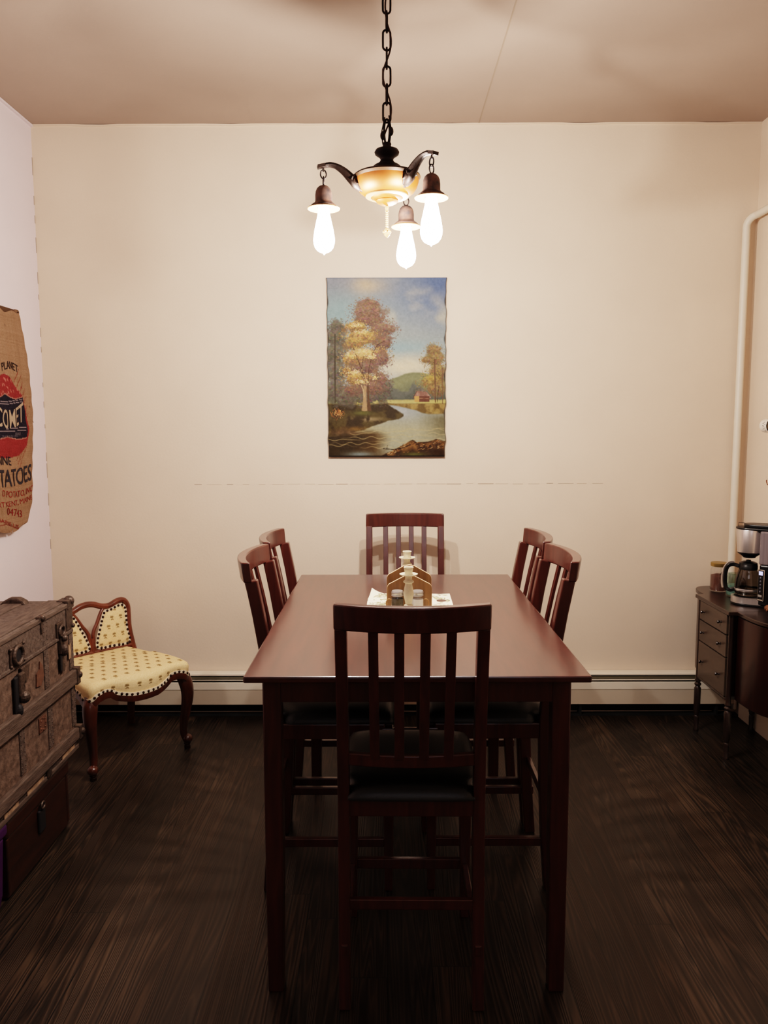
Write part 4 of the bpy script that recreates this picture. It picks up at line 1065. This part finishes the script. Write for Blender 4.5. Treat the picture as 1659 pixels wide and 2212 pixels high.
# embroidered sprigs laid on the seat surface
from mathutils.bvhtree import BVHTree
def sprigs(bm, placements):
    bvh = BVHTree.FromBMesh(bm)
    for org, dr, upv in placements:
        hit, nrm, _, _ = bvh.ray_cast(org, dr)
        if hit is None: continue
        if nrm.dot(dr) > 0: nrm = -nrm
        upt = (upv - nrm * upv.dot(nrm)).normalized(); rt = upt.cross(nrm).normalized()
        def leaf(a, l, w, ox, oy):
            d_ = rt * math.sin(a) + upt * math.cos(a); e_ = rt * math.cos(a) - upt * math.sin(a); c0 = hit + rt * ox + upt * oy + nrm * .0014
            bm.faces.new([bm.verts.new(c0 + d_ * p + e_ * q) for p, q in ((0, 0), (l * .45, w), (l, 0), (l * .45, -w))]).material_index = 1
        S = .0130
        for a in (-1.25, -.75, -.3, .3, .75, 1.25): leaf(a, S * (.95 if abs(a) > 1 else 1.1), S * .17, 0, 0)
        leaf(PI, S * .9, S * .10, 0, 0); leaf(2.2, S * .8, S * .2, 0, -S * .4); leaf(-2.2, S * .8, S * .2, 0, -S * .4)
pl_ = []
for j in range(9):
    for i in range(9):
        x = -.225 + i * .056 + (.028 if j % 2 else 0); y = -.235 + j * .054
        if abs(x) < .225 - .03 * max(0, y): pl_.append((Vector((x, y, .7)), Vector((0, 0, -1)), Vector((0, 1, 0))))
for i in range(8): pl_.append((Vector((-.2 + i * .056, -.6, .402)), Vector((0, 1, 0)), Vector((0, 0, 1))))
for i in range(6): pl_.append((Vector((.6, -.18 + i * .06, .408)), Vector((-1, 0, 0)), Vector((0, 0, 1))))
sprigs(bm, pl_)
obj('seat_cushion', bm, ['yellow', 'sprig'], t, smooth=True, angle=70)
# carved rail under the seat
bm = B()
lowp = [(x, y, seat_low(x, y) - .013) for x, y in SO]
add_sweep(bm, [(x * .985, y * .985, z) for x, y, z in lowp], lambda i, n: [(-.012, -.013), (.010, -.016), (.012, .0), (.010, .014), (-.012, .014)], closed=True, parallel=False)
obj('seat_rail', bm, 'walnut_dark', t, smooth=True, angle=50)
bm = B()
add_sweep(bm, [(x * 1.012, y * 1.012, seat_low(x, y) + .006) for x, y in SO], lambda i, n: [(-.003, -.0075), (.003, -.0075), (.003, .0075), (-.003, .0075)], closed=True, parallel=False, mi=0)
per = 0; last = Vector((9, 9, 9))
for x, y in SO + SO:
    pass
dense = [p for p in spline([(x * 1.016, y * 1.016, seat_low(x, y) + .006) for x, y in SO], 4, closed=True)]
for p in dense:
    if (p - last).length >= .0215: add_ball(bm, p, .0068, 8, 6, mi=1); last = p
obj('seat_nail_trim', bm, ['gimp', 'nail'], t, smooth=True)
# cabriole legs
def cab_leg(x, y, ox, oy, front_):
    bm = B()
    if front_:
        cps = [(x - ox * .010, y - oy * .010, .375), (x + ox * .012, y + oy * .012, .33), (x + ox * .020, y + oy * .020, .27), (x + ox * .010, y + oy * .010, .19), (x - ox * .004, y - oy * .004, .11), (x - ox * .002, y - oy * .002, .065), (x + ox * .010, y + oy * .010, .042)]
        rr = [.029, .034, .030, .024, .0185, .0165, .017]
    else:
        cps = [(x, y, .40), (x, y, .28), (x - ox * .0, y + .008, .16), (x + ox * .004, y + .022, .06), (x + ox * .006, y + .030, .012)]
        rr = [.024, .022, .020, .018, .019]
    P_ = spline(cps, 5); n = len(P_); r_ = [float(np.interp(i / (n - 1), np.linspace(0, 1, len(rr)), rr)) for i in range(n)]
    add_tube(bm, P_, r_, 12)
    if front_:
        add_ball(bm, (x + ox * .014, y + oy * .014, .046), .025, 14, 10, .9)
        add_ball(bm, (x + ox * .022, y + oy * .022, .315), .014, 10, 8, 1.7); add_ball(bm, (x + ox * .018, y + oy * .018, .27), .011, 10, 8, 1.8)
        for q in (-1, 0, 1): add_tube(bm, [(x + ox * .034 + q * .006 * oy, y + oy * .034 - q * .006 * ox, .335), (x + ox * .036 + q * .005 * oy, y + oy * .036 - q * .005 * ox, .30), (x + ox * .030, y + oy * .030, .25)], .003, 6)
    o_ = obj('leg', bm, 'walnut_dark', t, smooth=True)
    if front_:
        bm = B(); add_lathe(bm, [(.013, .030), (.016, .026), (.016, .020), (.010, .018), (.015, .014), (.015, .002), (.012, 0)], 16, Matrix.Translation((x + ox * .012, y + oy * .012, 0))); obj('caster', bm, 'nail', o_, smooth=True)
q = math.sqrt(.5)
cab_leg(-.236, -.236, -q, -q, True); cab_leg(.236, -.236, q, -q, True)
cab_leg(-.190, .205, -q, q, False); cab_leg(.215, .205, q, q, False)
# back: tilted plane, drawn in (x, z)
def bp_(x, z, d=0):
    return Vector((x * 1.05 + .018, .212 + (z - .40) * .20 - d, z + max(0, z - .42) * .05))
bm = B()
outer = [(-.212, .405), (-.206, .45), (-.200, .52), (-.205, .585), (-.206, .625), (-.188, .652), (-.155, .652), (-.115, .638), (-.075, .640), (-.035, .655), (0, .660), (.035, .655), (.075, .640), (.115, .638), (.155, .652), (.188, .652), (.206, .625), (.205, .585), (.200, .52), (.206, .45), (.212, .405)]
add_tube(bm, spline([bp_(*p) for p in outer], 5), .0155, 10)
for s in (-1, 1):
    add_tube(bm, spline([bp_(s * .088, .640), bp_(s * .070, .620), bp_(s * .054, .595), bp_(s * .036, .562), bp_(s * .018, .535), bp_(s * .010, .505), bp_(s * .010, .43)], 5), [.009] * 40, 10)
add_tube(bm, [bp_(-.207, .432), bp_(-.1, .432), bp_(0, .434), bp_(.1, .432), bp_(.207, .432)], .012, 10)
add_tube(bm, [bp_(0, .43), bp_(0, .50)], .013, 10)
obj('back_frame', bm, 'walnut', t, smooth=True)
for s in (-1, 1):
    loop = [(.190, .448), (.188, .52), (.191, .585), (.190, .622), (.175, .637), (.145, .634), (.108, .622), (.080, .618), (.064, .590), (.050, .556), (.036, .522), (.024, .49), (.022, .450), (.1, .446)]
    loop = [(s * a, b) for a, b in loop]
    L3 = spline([(a, 0, b) for a, b in loop], 5, closed=True)
    cxm, czm = s * .11, .535
    bm = B()
    for side in (1, -1):
        prev = None
        for k, (sc, dp) in enumerate(((1, .002), (.9, .011), (.7, .017), (.4, .020), (.05, .021))):
            ring = [bm.verts.new(bp_(cxm + (p.x - cxm) * sc, czm + (p.z - czm) * sc, side * dp)) for p in L3]
            if prev:
                for i in range(len(ring)): bm.faces.new((prev[i], prev[(i + 1) % len(ring)], ring[(i + 1) % len(ring)], ring[i]))
            prev = ring
        bm.faces.new(prev)
    bmesh.ops.recalc_face_normals(bm, faces=bm.faces)
    pls = []
    for j in range(5):
        for i in range(4):
            x = .040 + i * .046 + (.023 if j % 2 else 0); z = .462 + j * .040
            if .055 - (z - .45) * -.14 < x + .03 and x < .180: pls.append((bp_(s * x, z, .2), Vector((0, 1, 0)), Vector((0, 0, 1))))
    sprigs(bm, pls)
    pd = obj('back_pad', bm, ['yellow', 'sprig'], t, smooth=True, angle=70)
    bm = B(); E3 = [bp_(cxm + (p.x - cxm) * .965, czm + (p.z - czm) * .965, .008) for p in L3]
    add_sweep(bm, E3, lambda i, n: [(-.007, -.003), (.007, -.003), (.007, .003), (-.007, .003)], closed=True, up=Vector((0, 1, 0)), parallel=False)
    last = Vector((9, 9, 9))
    for p in spline(E3, 3, closed=True):
        if (p - last).length >= .0205: add_ball(bm, p + Vector((0, -.004, 0)), .0066, 8, 6, mi=1); last = p
    obj('nail_trim', bm, ['gimp', 'nail'], pd, smooth=True)

# ------------------------------------------------------------------ sewing cabinet with rounded ends
CB = dict(x0=1.585, x1=1.880, y0=3.570, y1=3.935, z0=.285, z1=.690)
t = thing('sewing_cabinet', 'dark mahogany sewing cabinet with three drawers and rounded ends', 'cabinet', ((CB['x0'] + CB['x1']) / 2, (CB['y0'] + CB['y1']) / 2, 0))
ox, oy = t.location.x, t.location.y
hx, hy = (CB['x1'] - CB['x0']) / 2, (CB['y1'] - CB['y0']) / 2
bm = B(); add_box(bm, .004, 0, .4875, 2 * hx - .012, 2 * hy - .03, .405); obj('carcass', bm, 'mahog', t)
bm = B(); add_box(bm, -.004, 0, .7005, 2 * hx + .026, 2 * hy + .03, .019); obj('cabinet_top', bm, 'mahog', t, bevel=.003)
for k, (z0, z1) in enumerate(((.592, .688), (.484, .588), (.296, .480))):
    bm = B(); add_box(bm, -hx - .001, 0, (z0 + z1) / 2, .012, 2 * hy - .052, z1 - z0 - .002); d_ = obj('drawer', bm, 'drawer', t, bevel=.0015)
    for s in (-1, 1):
        bm = B(); add_lathe(bm, [(.0065, 0), (.0055, .004), (.0035, .008), (.007, .013), (.0085, .018), (.006, .022), (0, .0235)], 14, Matrix.Translation((-hx - .006, s * .098, (z0 + z1) / 2 + (.0 if k < 2 else .0))) @ Matrix.Rotation(-PI / 2, 4, 'Y'))
        obj('knob', bm, 'mahog', d_, smooth=True)
bm = B(); add_box(bm, -hx + .004, 0, .288, .018, 2 * hy - .03, .014); obj('bottom_moulding', bm, 'mahog', t, bevel=.004)
for sx in (-1, 1):
    for sy in (-1, 1):
        M = Matrix.Translation((sx * (hx - .006), sy * (hy - .004), 0))
        bm = B()
        add_lathe(bm, [(.0115, .69), (.0115, .285), (.0125, .275), (.015, .268), (.015, .262), (.010, .257), (.0165, .250), (.0165, .243), (.0105, .236), (.0165, .225), (.0160, .10), (.0125, .092), (.0125, .086), (.0100, .082), (.0125, .078), (.0130, .070), (.0105, .014), (.0130, .010), (.0120, 0)], 20, M)
        obj('leg', bm, 'mahog', t, smooth=True)
def pouch(sgn, ext, y0):
    """half rounded pocket at one end, in local coordinates"""
    def plan(scale, extra):
        P_ = []
        for i in range(25):
            a = PI * i / 24; c, s = math.cos(a), math.sin(a)
            xx = .008 - (hx - .022) * scale * (1 if c > 0 else -1) * abs(c) ** .62; yy = y0 + sgn * (ext * scale + extra) * abs(s) ** .72
            P_.append((xx, yy))
        return P_
    bm = B(); P_ = plan(1, 0); add_prism(bm, P_, .292, .688, axis='z'); po = obj('end_pocket', bm, 'mahog_red', t, smooth=True, angle=50, bevel=.004)
    bm = B(); add_prism(bm, plan(1.06, .004), .692, .7095, axis='z'); obj('pocket_lid', bm, 'mahog', t, smooth=True, angle=50, bevel=.003)
pouch(-1, .262, -hy - .003); pouch(1, .205, hy + .003)

# things on the cabinet
TZ = .7105
# coffee maker: local -x is its front
t = thing('coffee_maker', 'stainless and black drip coffee maker standing on the sewing cabinet', 'coffee maker', (1.733, 3.720, TZ), math.radians(-29)); t.scale = (.92, .92, .985)
bm = B()
add_prism(bm, [(.075 * math.cos(a) - .012, .072 * math.sin(a)) for a in np.linspace(PI / 2, 3 * PI / 2, 20)] + [(.135, -.076), (.135, .076)], 0, .010, axis='z'); obj('base', bm, 'blackpl', t, smooth=True, angle=40, bevel=.002)
bm = B(); add_prism(bm, [(.0755 * math.cos(a) - .012, .0725 * math.sin(a)) for a in np.linspace(PI / 2, 3 * PI / 2, 24)] + [(.06, -.0745), (.06, .0745)], .0105, .0395, axis='z'); obj('base_band', bm, 'steel', t, smooth=True, angle=40)
bm = B(); add_lathe(bm, [(.062, .0395), (.064, .041), (.060, .0425), (0, .0425)], 32, Matrix.Translation((-.010, 0, 0))); obj('warming_plate', bm, 'blackpl', t, smooth=True)
bm = B(); add_prism(bm, [(.048, -.078), (.085, -.084), (.135, -.080), (.135, .080), (.085, .084), (.048, .078)], .0125, .205, axis='z'); obj('rear_body', bm, 'blackpl', t, bevel=.006)
bm = B(); add_prism(bm, [(.044, -.080), (.082, -.085), (.134, -.078), (.134, .078), (.082, .085), (.044, .080)], .206, .3655, axis='z'); obj('water_tank', bm, 'smoke', t, bevel=.008, seg=3)
bm = B(); add_lathe(bm, [(.057, .254), (.059, .256), (.068, .364), (.067, .366)], 40, Matrix.Translation((-.008, 0, 0))); obj('brew_basket', bm, 'steel', t, smooth=True)
bm = B(); add_lathe(bm, [(.030, .228), (.034, .234), (.056, .248), (.0575, .2538), (0, .2539)], 32, Matrix.Translation((-.008, 0, 0))); obj('drip_funnel', bm, 'blackpl', t, smooth=True)
bm = B(); add_prism(bm, [(.069 * math.cos(a) - .008, .069 * math.sin(a)) for a in np.linspace(PI / 2, 3 * PI / 2, 20)] + [(.136, -.080), (.136, .080)], .366, .376, axis='z')
add_prism(bm, [(.050 * math.cos(a) + .01, .055 * math.sin(a)) for a in np.linspace(PI / 2, 3 * PI / 2, 16)] + [(.132, -.072), (.132, .072)], .376, .392, axis='z'); obj('lid', bm, 'blackpl', t, bevel=.004)
bm = B(); add_tube(bm, [(-.066, .010, .374), (-.066, .010, .394), (-.02, .012, .390)], .0016, 6); obj('lid_wire', bm, 'iron', t, smooth=True)
Rz = Matrix.Rotation(math.radians(-35), 4, 'Z')
bm = B(); add_box(bm, .058, -.083, .110, .036, .008, .150, rot=Rz); cpnl = obj('control_panel', bm, 'chrome', t, bevel=.003)
bm = B(); add_box(bm, .0566, -.0865, .112, .028, .004, .138, rot=Rz); obj('panel_face', bm, 'blackpl', cpnl)
bm = B(); add_box(bm, .0558, -.0882, .168, .022, .002, .018, rot=Rz); obj('clock_display', bm, 'bluelcd', cpnl)
for k in range(5):
    bm = B(); add_ball(bm, (.0558, -.0886, .146 - k * .0165), .0042, 10, 6, 1.2); obj('button', bm, 'button', cpnl, smooth=True)
bm = B(); add_box(bm, .0556, -.0884, .060, .022, .002, .010, rot=Rz); obj('switch', bm, 'tin', cpnl)
# carafe on the warming plate
t = thing('coffee_carafe', 'glass carafe with black handle sitting in the coffee maker', 'carafe', (1.733 - .0094 * math.cos(math.radians(29)), 3.720 + .0094 * math.sin(math.radians(29)), TZ + .0430), math.radians(-6)); t.scale = (.90, .90, .985)
bm = B(); add_lathe(bm, [(.050, .0005), (.058, .004), (.0625, .016), (.0635, .045), (.060, .080), (.050, .112), (.044, .128), (.044, .140), (.0425, .140), (.0425, .128), (.0485, .111), (.0585, .079), (.062, .045), (.061, .016), (.057, .006), (0, .003)], 40, cap1=False); obj('glass_body', bm, 'carafe_glass', t, smooth=True)
bm = B(); add_lathe(bm, [(.0448, .126), (.0465, .127), (.0465, .146), (.044, .150)], 36, cap0=False, cap1=False); obj('collar', bm, 'blackpl', t, smooth=True)
bm = B(); add_lathe(bm, [(.0455, .1495), (.044, .158), (.030, .164), (.012, .167), (.012, .172), (0, .174)], 32); obj('lid', bm, 'blackpl', t, smooth=True)
bm = B(); add_lathe(bm, [(.0640, .024), (.0646, .026), (.0646, .033), (.0640, .035)], 40, cap0=False, cap1=False); obj('band', bm, 'steel', t, smooth=True)
bm = B()
hd = spline([(-.044, .010, .139), (-.070, .018, .146), (-.094, .025, .138), (-.104, .029, .110), (-.106, .030, .065), (-.100, .028, .030), (-.082, .022, .020), (-.062, .016, .026)], 6)
add_sweep(bm, hd, lambda i, n: [(-.009, -.007), (.009, -.007), (.009, .007), (-.009, .007)], up=Vector((.26, -.96, 0)), parallel=False)
h_ = obj('handle', bm, 'blackpl', t, smooth=True, angle=50, bevel=.003)
bm = B(); add_ribbon(bm, spline([(-.066, .0165, .1545), (-.090, .0245, .150), (-.108, .030, .128), (-.1145, .0325, .100), (-.1165, .033, .060), (-.112, .031, .030)], 6), .017, .007, up=Vector((.26, -.96, 0))); obj('handle_trim', bm, 'steel', h_, smooth=True)

# jar with gold lid
t = thing('sugar_jar', 'glass jar of brown sugar with gold lid and a spoon inside', 'jar', (1.712, 4.020, TZ))
bm = B(); add_lathe(bm, [(.034, 0), (.040, .004), (.0415, .012), (.0415, .108), (.036, .124), (.035, .130), (.0335, .130), (.0345, .123), (.0395, .107), (.0395, .012), (.038, .006), (0, .004)], 36, cap1=False); obj('glass_jar', bm, 'clear', t, smooth=True)
bm = B(); add_lathe(bm, [(.0375, .0065), (.039, .012), (.039, .082), (.020, .088), (0, .085)], 32); obj('brown_sugar', bm, 'jar_brown', t, smooth=True)
bm = B(); add_lathe(bm, [(.0365, .129), (.0405, .130), (.041, .132), (.041, .147), (.039, .149), (.012, .1495), (0, .149)], 36); obj('lid', bm, 'gold_lid', t, smooth=True)
bm = B(); add_tube(bm, [(-.004, -.012, .07), (.020, -.012, .112), (.026, -.012, .121)], [.005, .0042, .003], 8); obj('spoon', bm, 'blackpl', t, smooth=True)
# pale green jar
t = thing('green_jar', 'pale green glass jar on the cabinet behind the coffee carafe handle', 'jar', (1.7350, 3.9000, TZ))
bm = B(); add_lathe(bm, [(.026, 0), (.033, .004), (.034, .012), (.034, .090), (.027, .106), (.026, .116), (.0245, .116), (.0255, .105), (.032, .089), (.032, .012), (.030, .007), (0, .005)], 32, cap1=False); obj('glass_jar', bm, 'green_glass', t, smooth=True)
bm = B(); add_lathe(bm, [(.029, .008), (.0315, .013), (.0315, .058), (0, .058)], 28); obj('contents', bm, 'pale_fill', t, smooth=True)
# wicker bowl
t = thing('wicker_basket', 'small brown wicker basket on the near end of the cabinet', 'basket', (1.745, 3.395, TZ))
bm = B()
for k in range(6):
    r_ = .040 + .006 * k; add_tube(bm, [(r_ * math.cos(a), r_ * math.sin(a), .006 + .0065 * k + .0015 * math.sin(a * 14 + k * PI)) for a in np.linspace(0, 2 * PI, 60)[:-1]], .0042, 6, closed=True)
for k in range(14):
    a = 2 * PI * k / 14; add_tube(bm, [(.037 * math.cos(a), .037 * math.sin(a), .003), (.075 * math.cos(a), .075 * math.sin(a), .046)], .0032, 6)
add_lathe(bm, [(.040, .001), (.040, .005), (0, .005)], 24); obj('woven_bowl', bm, 'wicker', t, smooth=True)
bm = B()
for ph in (0, PI):
    add_tube(bm, [((.075 + .006 * math.cos(a * 11 + ph)) * math.cos(a), (.075 + .006 * math.cos(a * 11 + ph)) * math.sin(a), .046 + .006 * math.sin(a * 11 + ph)) for a in np.linspace(0, 2 * PI, 150)[:-1]], .0055, 7, closed=True)
obj('twisted_rim', bm, 'wicker', t, smooth=True)

# enamel mug hung on the right wall
t = thing('enamel_mug', 'white enamel mug with black rim hanging on the right wall', 'mug', (1.850, 3.80, 1.557), 0)
Mr = Matrix.Rotation(math.radians(90), 4, 'X')
# local axis: +z of the lathe maps to -y (mouth towards the room)
bm = B(); add_lathe(bm, [(0, -.078), (.030, -.078), (.0345, -.074), (.0355, -.066), (.0355, 0), (.034, 0), (.034, -.064), (.030, -.073), (0, -.074)], 40, Mr, cap0=False, cap1=False)
for f in bm.faces:
    c = f.calc_center_median(); rr_ = math.hypot(c.x, c.z)
    if rr_ < .0348 and c.y < .0735 and c.y > .0001: f.material_index = 1
mg = obj('cup', bm, ['enamel', 'mug_in'], t, smooth=True)
bm = B(); add_tube(bm, [(.0352 * math.cos(a), -.0005, .0352 * math.sin(a)) for a in np.linspace(0, 2 * PI, 40)[:-1]], .0022, 8, closed=True); obj('rim', bm, 'enamel_black', t, smooth=True)
bm = B()
for k in range(9):                                # brush lettering and specks round the side
    a = math.radians(150 + k * 9); yy = .030 + .010 * math.sin(k * 2.3)
    add_tube(bm, [(.0357 * math.cos(a), yy - .006, .0357 * math.sin(a)), (.0360 * math.cos(a + .07), yy + .004, .0360 * math.sin(a + .07))], .0011, 5)
obj('painted_marks', bm, 'enamel_black', t)
bm = B(); add_tube(bm, spline([(.024, .020, .026), (.034, .018, .046), (.038, .036, .054), (.034, .054, .046), (.024, .054, .026)], 5), .0042, 8); obj('handle', bm, 'enamel', t, smooth=True)
t = thing('wall_hook', 'dark wall hook holding the white enamel mug', 'hook', (XR, 3.836, 1.610))
bm = B(); add_tube(bm, spline([(-.002, 0, .02), (-.018, 0, .016), (-.024, 0, -.004), (-.021, 0, -.0085), (-.012, 0, -.0085)], 5), .0024, 8); add_box(bm, -.0025, 0, .016, .005, .012, .03); obj('hook', bm, 'iron', t, smooth=True, angle=30)
t = thing('brass_hook', 'small brass coloured hook on the right wall below the mug', 'hook', (XR, 3.925, 1.27))
bm = B(); add_tube(bm, spline([(-.003, .0, .0), (-.014, -.006, -.004), (-.016, .004, .010), (-.012, .012, .018)], 5), [.004, .0038, .003, .0022], 8); add_lathe(bm, [(.009, 0), (.009, .003), (.004, .006)], 14, Matrix.Rotation(-PI / 2, 4, 'Y')); obj('hook', bm, 'brass', t, smooth=True)

# ------------------------------------------------------------------ light
w = bpy.data.worlds.new('World'); scene.world = w; w.use_nodes = True
w.node_tree.nodes['Background'].inputs[0].default_value = (.6, .65, .8, 1); w.node_tree.nodes['Background'].inputs[1].default_value = .1

# soft cool fill added behind the camera to lift the dark near faces
la = bpy.data.lights.new('rear_fill', 'AREA'); la.shape = 'RECTANGLE'; la.size = 1.8; la.size_y = 1.0; la.energy = 9; la.color = (.86, .88, 1.0)
lo = bpy.data.objects.new('rear_fill', la); col.objects.link(lo); lo.location = (.3, -1.75, 2.75); lo.rotation_euler = (math.radians(58), 0, 0)

# ------------------------------------------------------------------ camera
cam = bpy.data.cameras.new('camera'); co = bpy.data.objects.new('camera', cam); col.objects.link(co); scene.camera = co
f_px = 1709.4; pitch, yaw, roll, H = .1078, -.0027, .0025, 1.5585
cam.sensor_fit = 'HORIZONTAL'; cam.sensor_width = 36; cam.lens = f_px / 1659 * 36; cam.clip_start = .05
cp, sp, cy_, sy_ = math.cos(pitch), math.sin(pitch), math.cos(yaw), math.sin(yaw)
fw = Vector((sy_ * cp, cy_ * cp, -sp)); rt = Vector((cy_, -sy_, 0)); dn = fw.cross(rt)
r2 = rt * math.cos(roll) + dn * math.sin(roll); d2 = -rt * math.sin(roll) + dn * math.cos(roll)
Mx = Matrix((r2, -d2, -fw)).transposed().to_4x4(); Mx.translation = (0, 0, H); co.matrix_world = Mx

scene.view_settings.view_transform = 'Filmic'
scene.view_settings.look = 'High Contrast'
scene.view_settings.exposure = 0.05
scene.cycles.use_denoising = True
scene.cycles.max_bounces = 10
scene.cycles.diffuse_bounces = 6
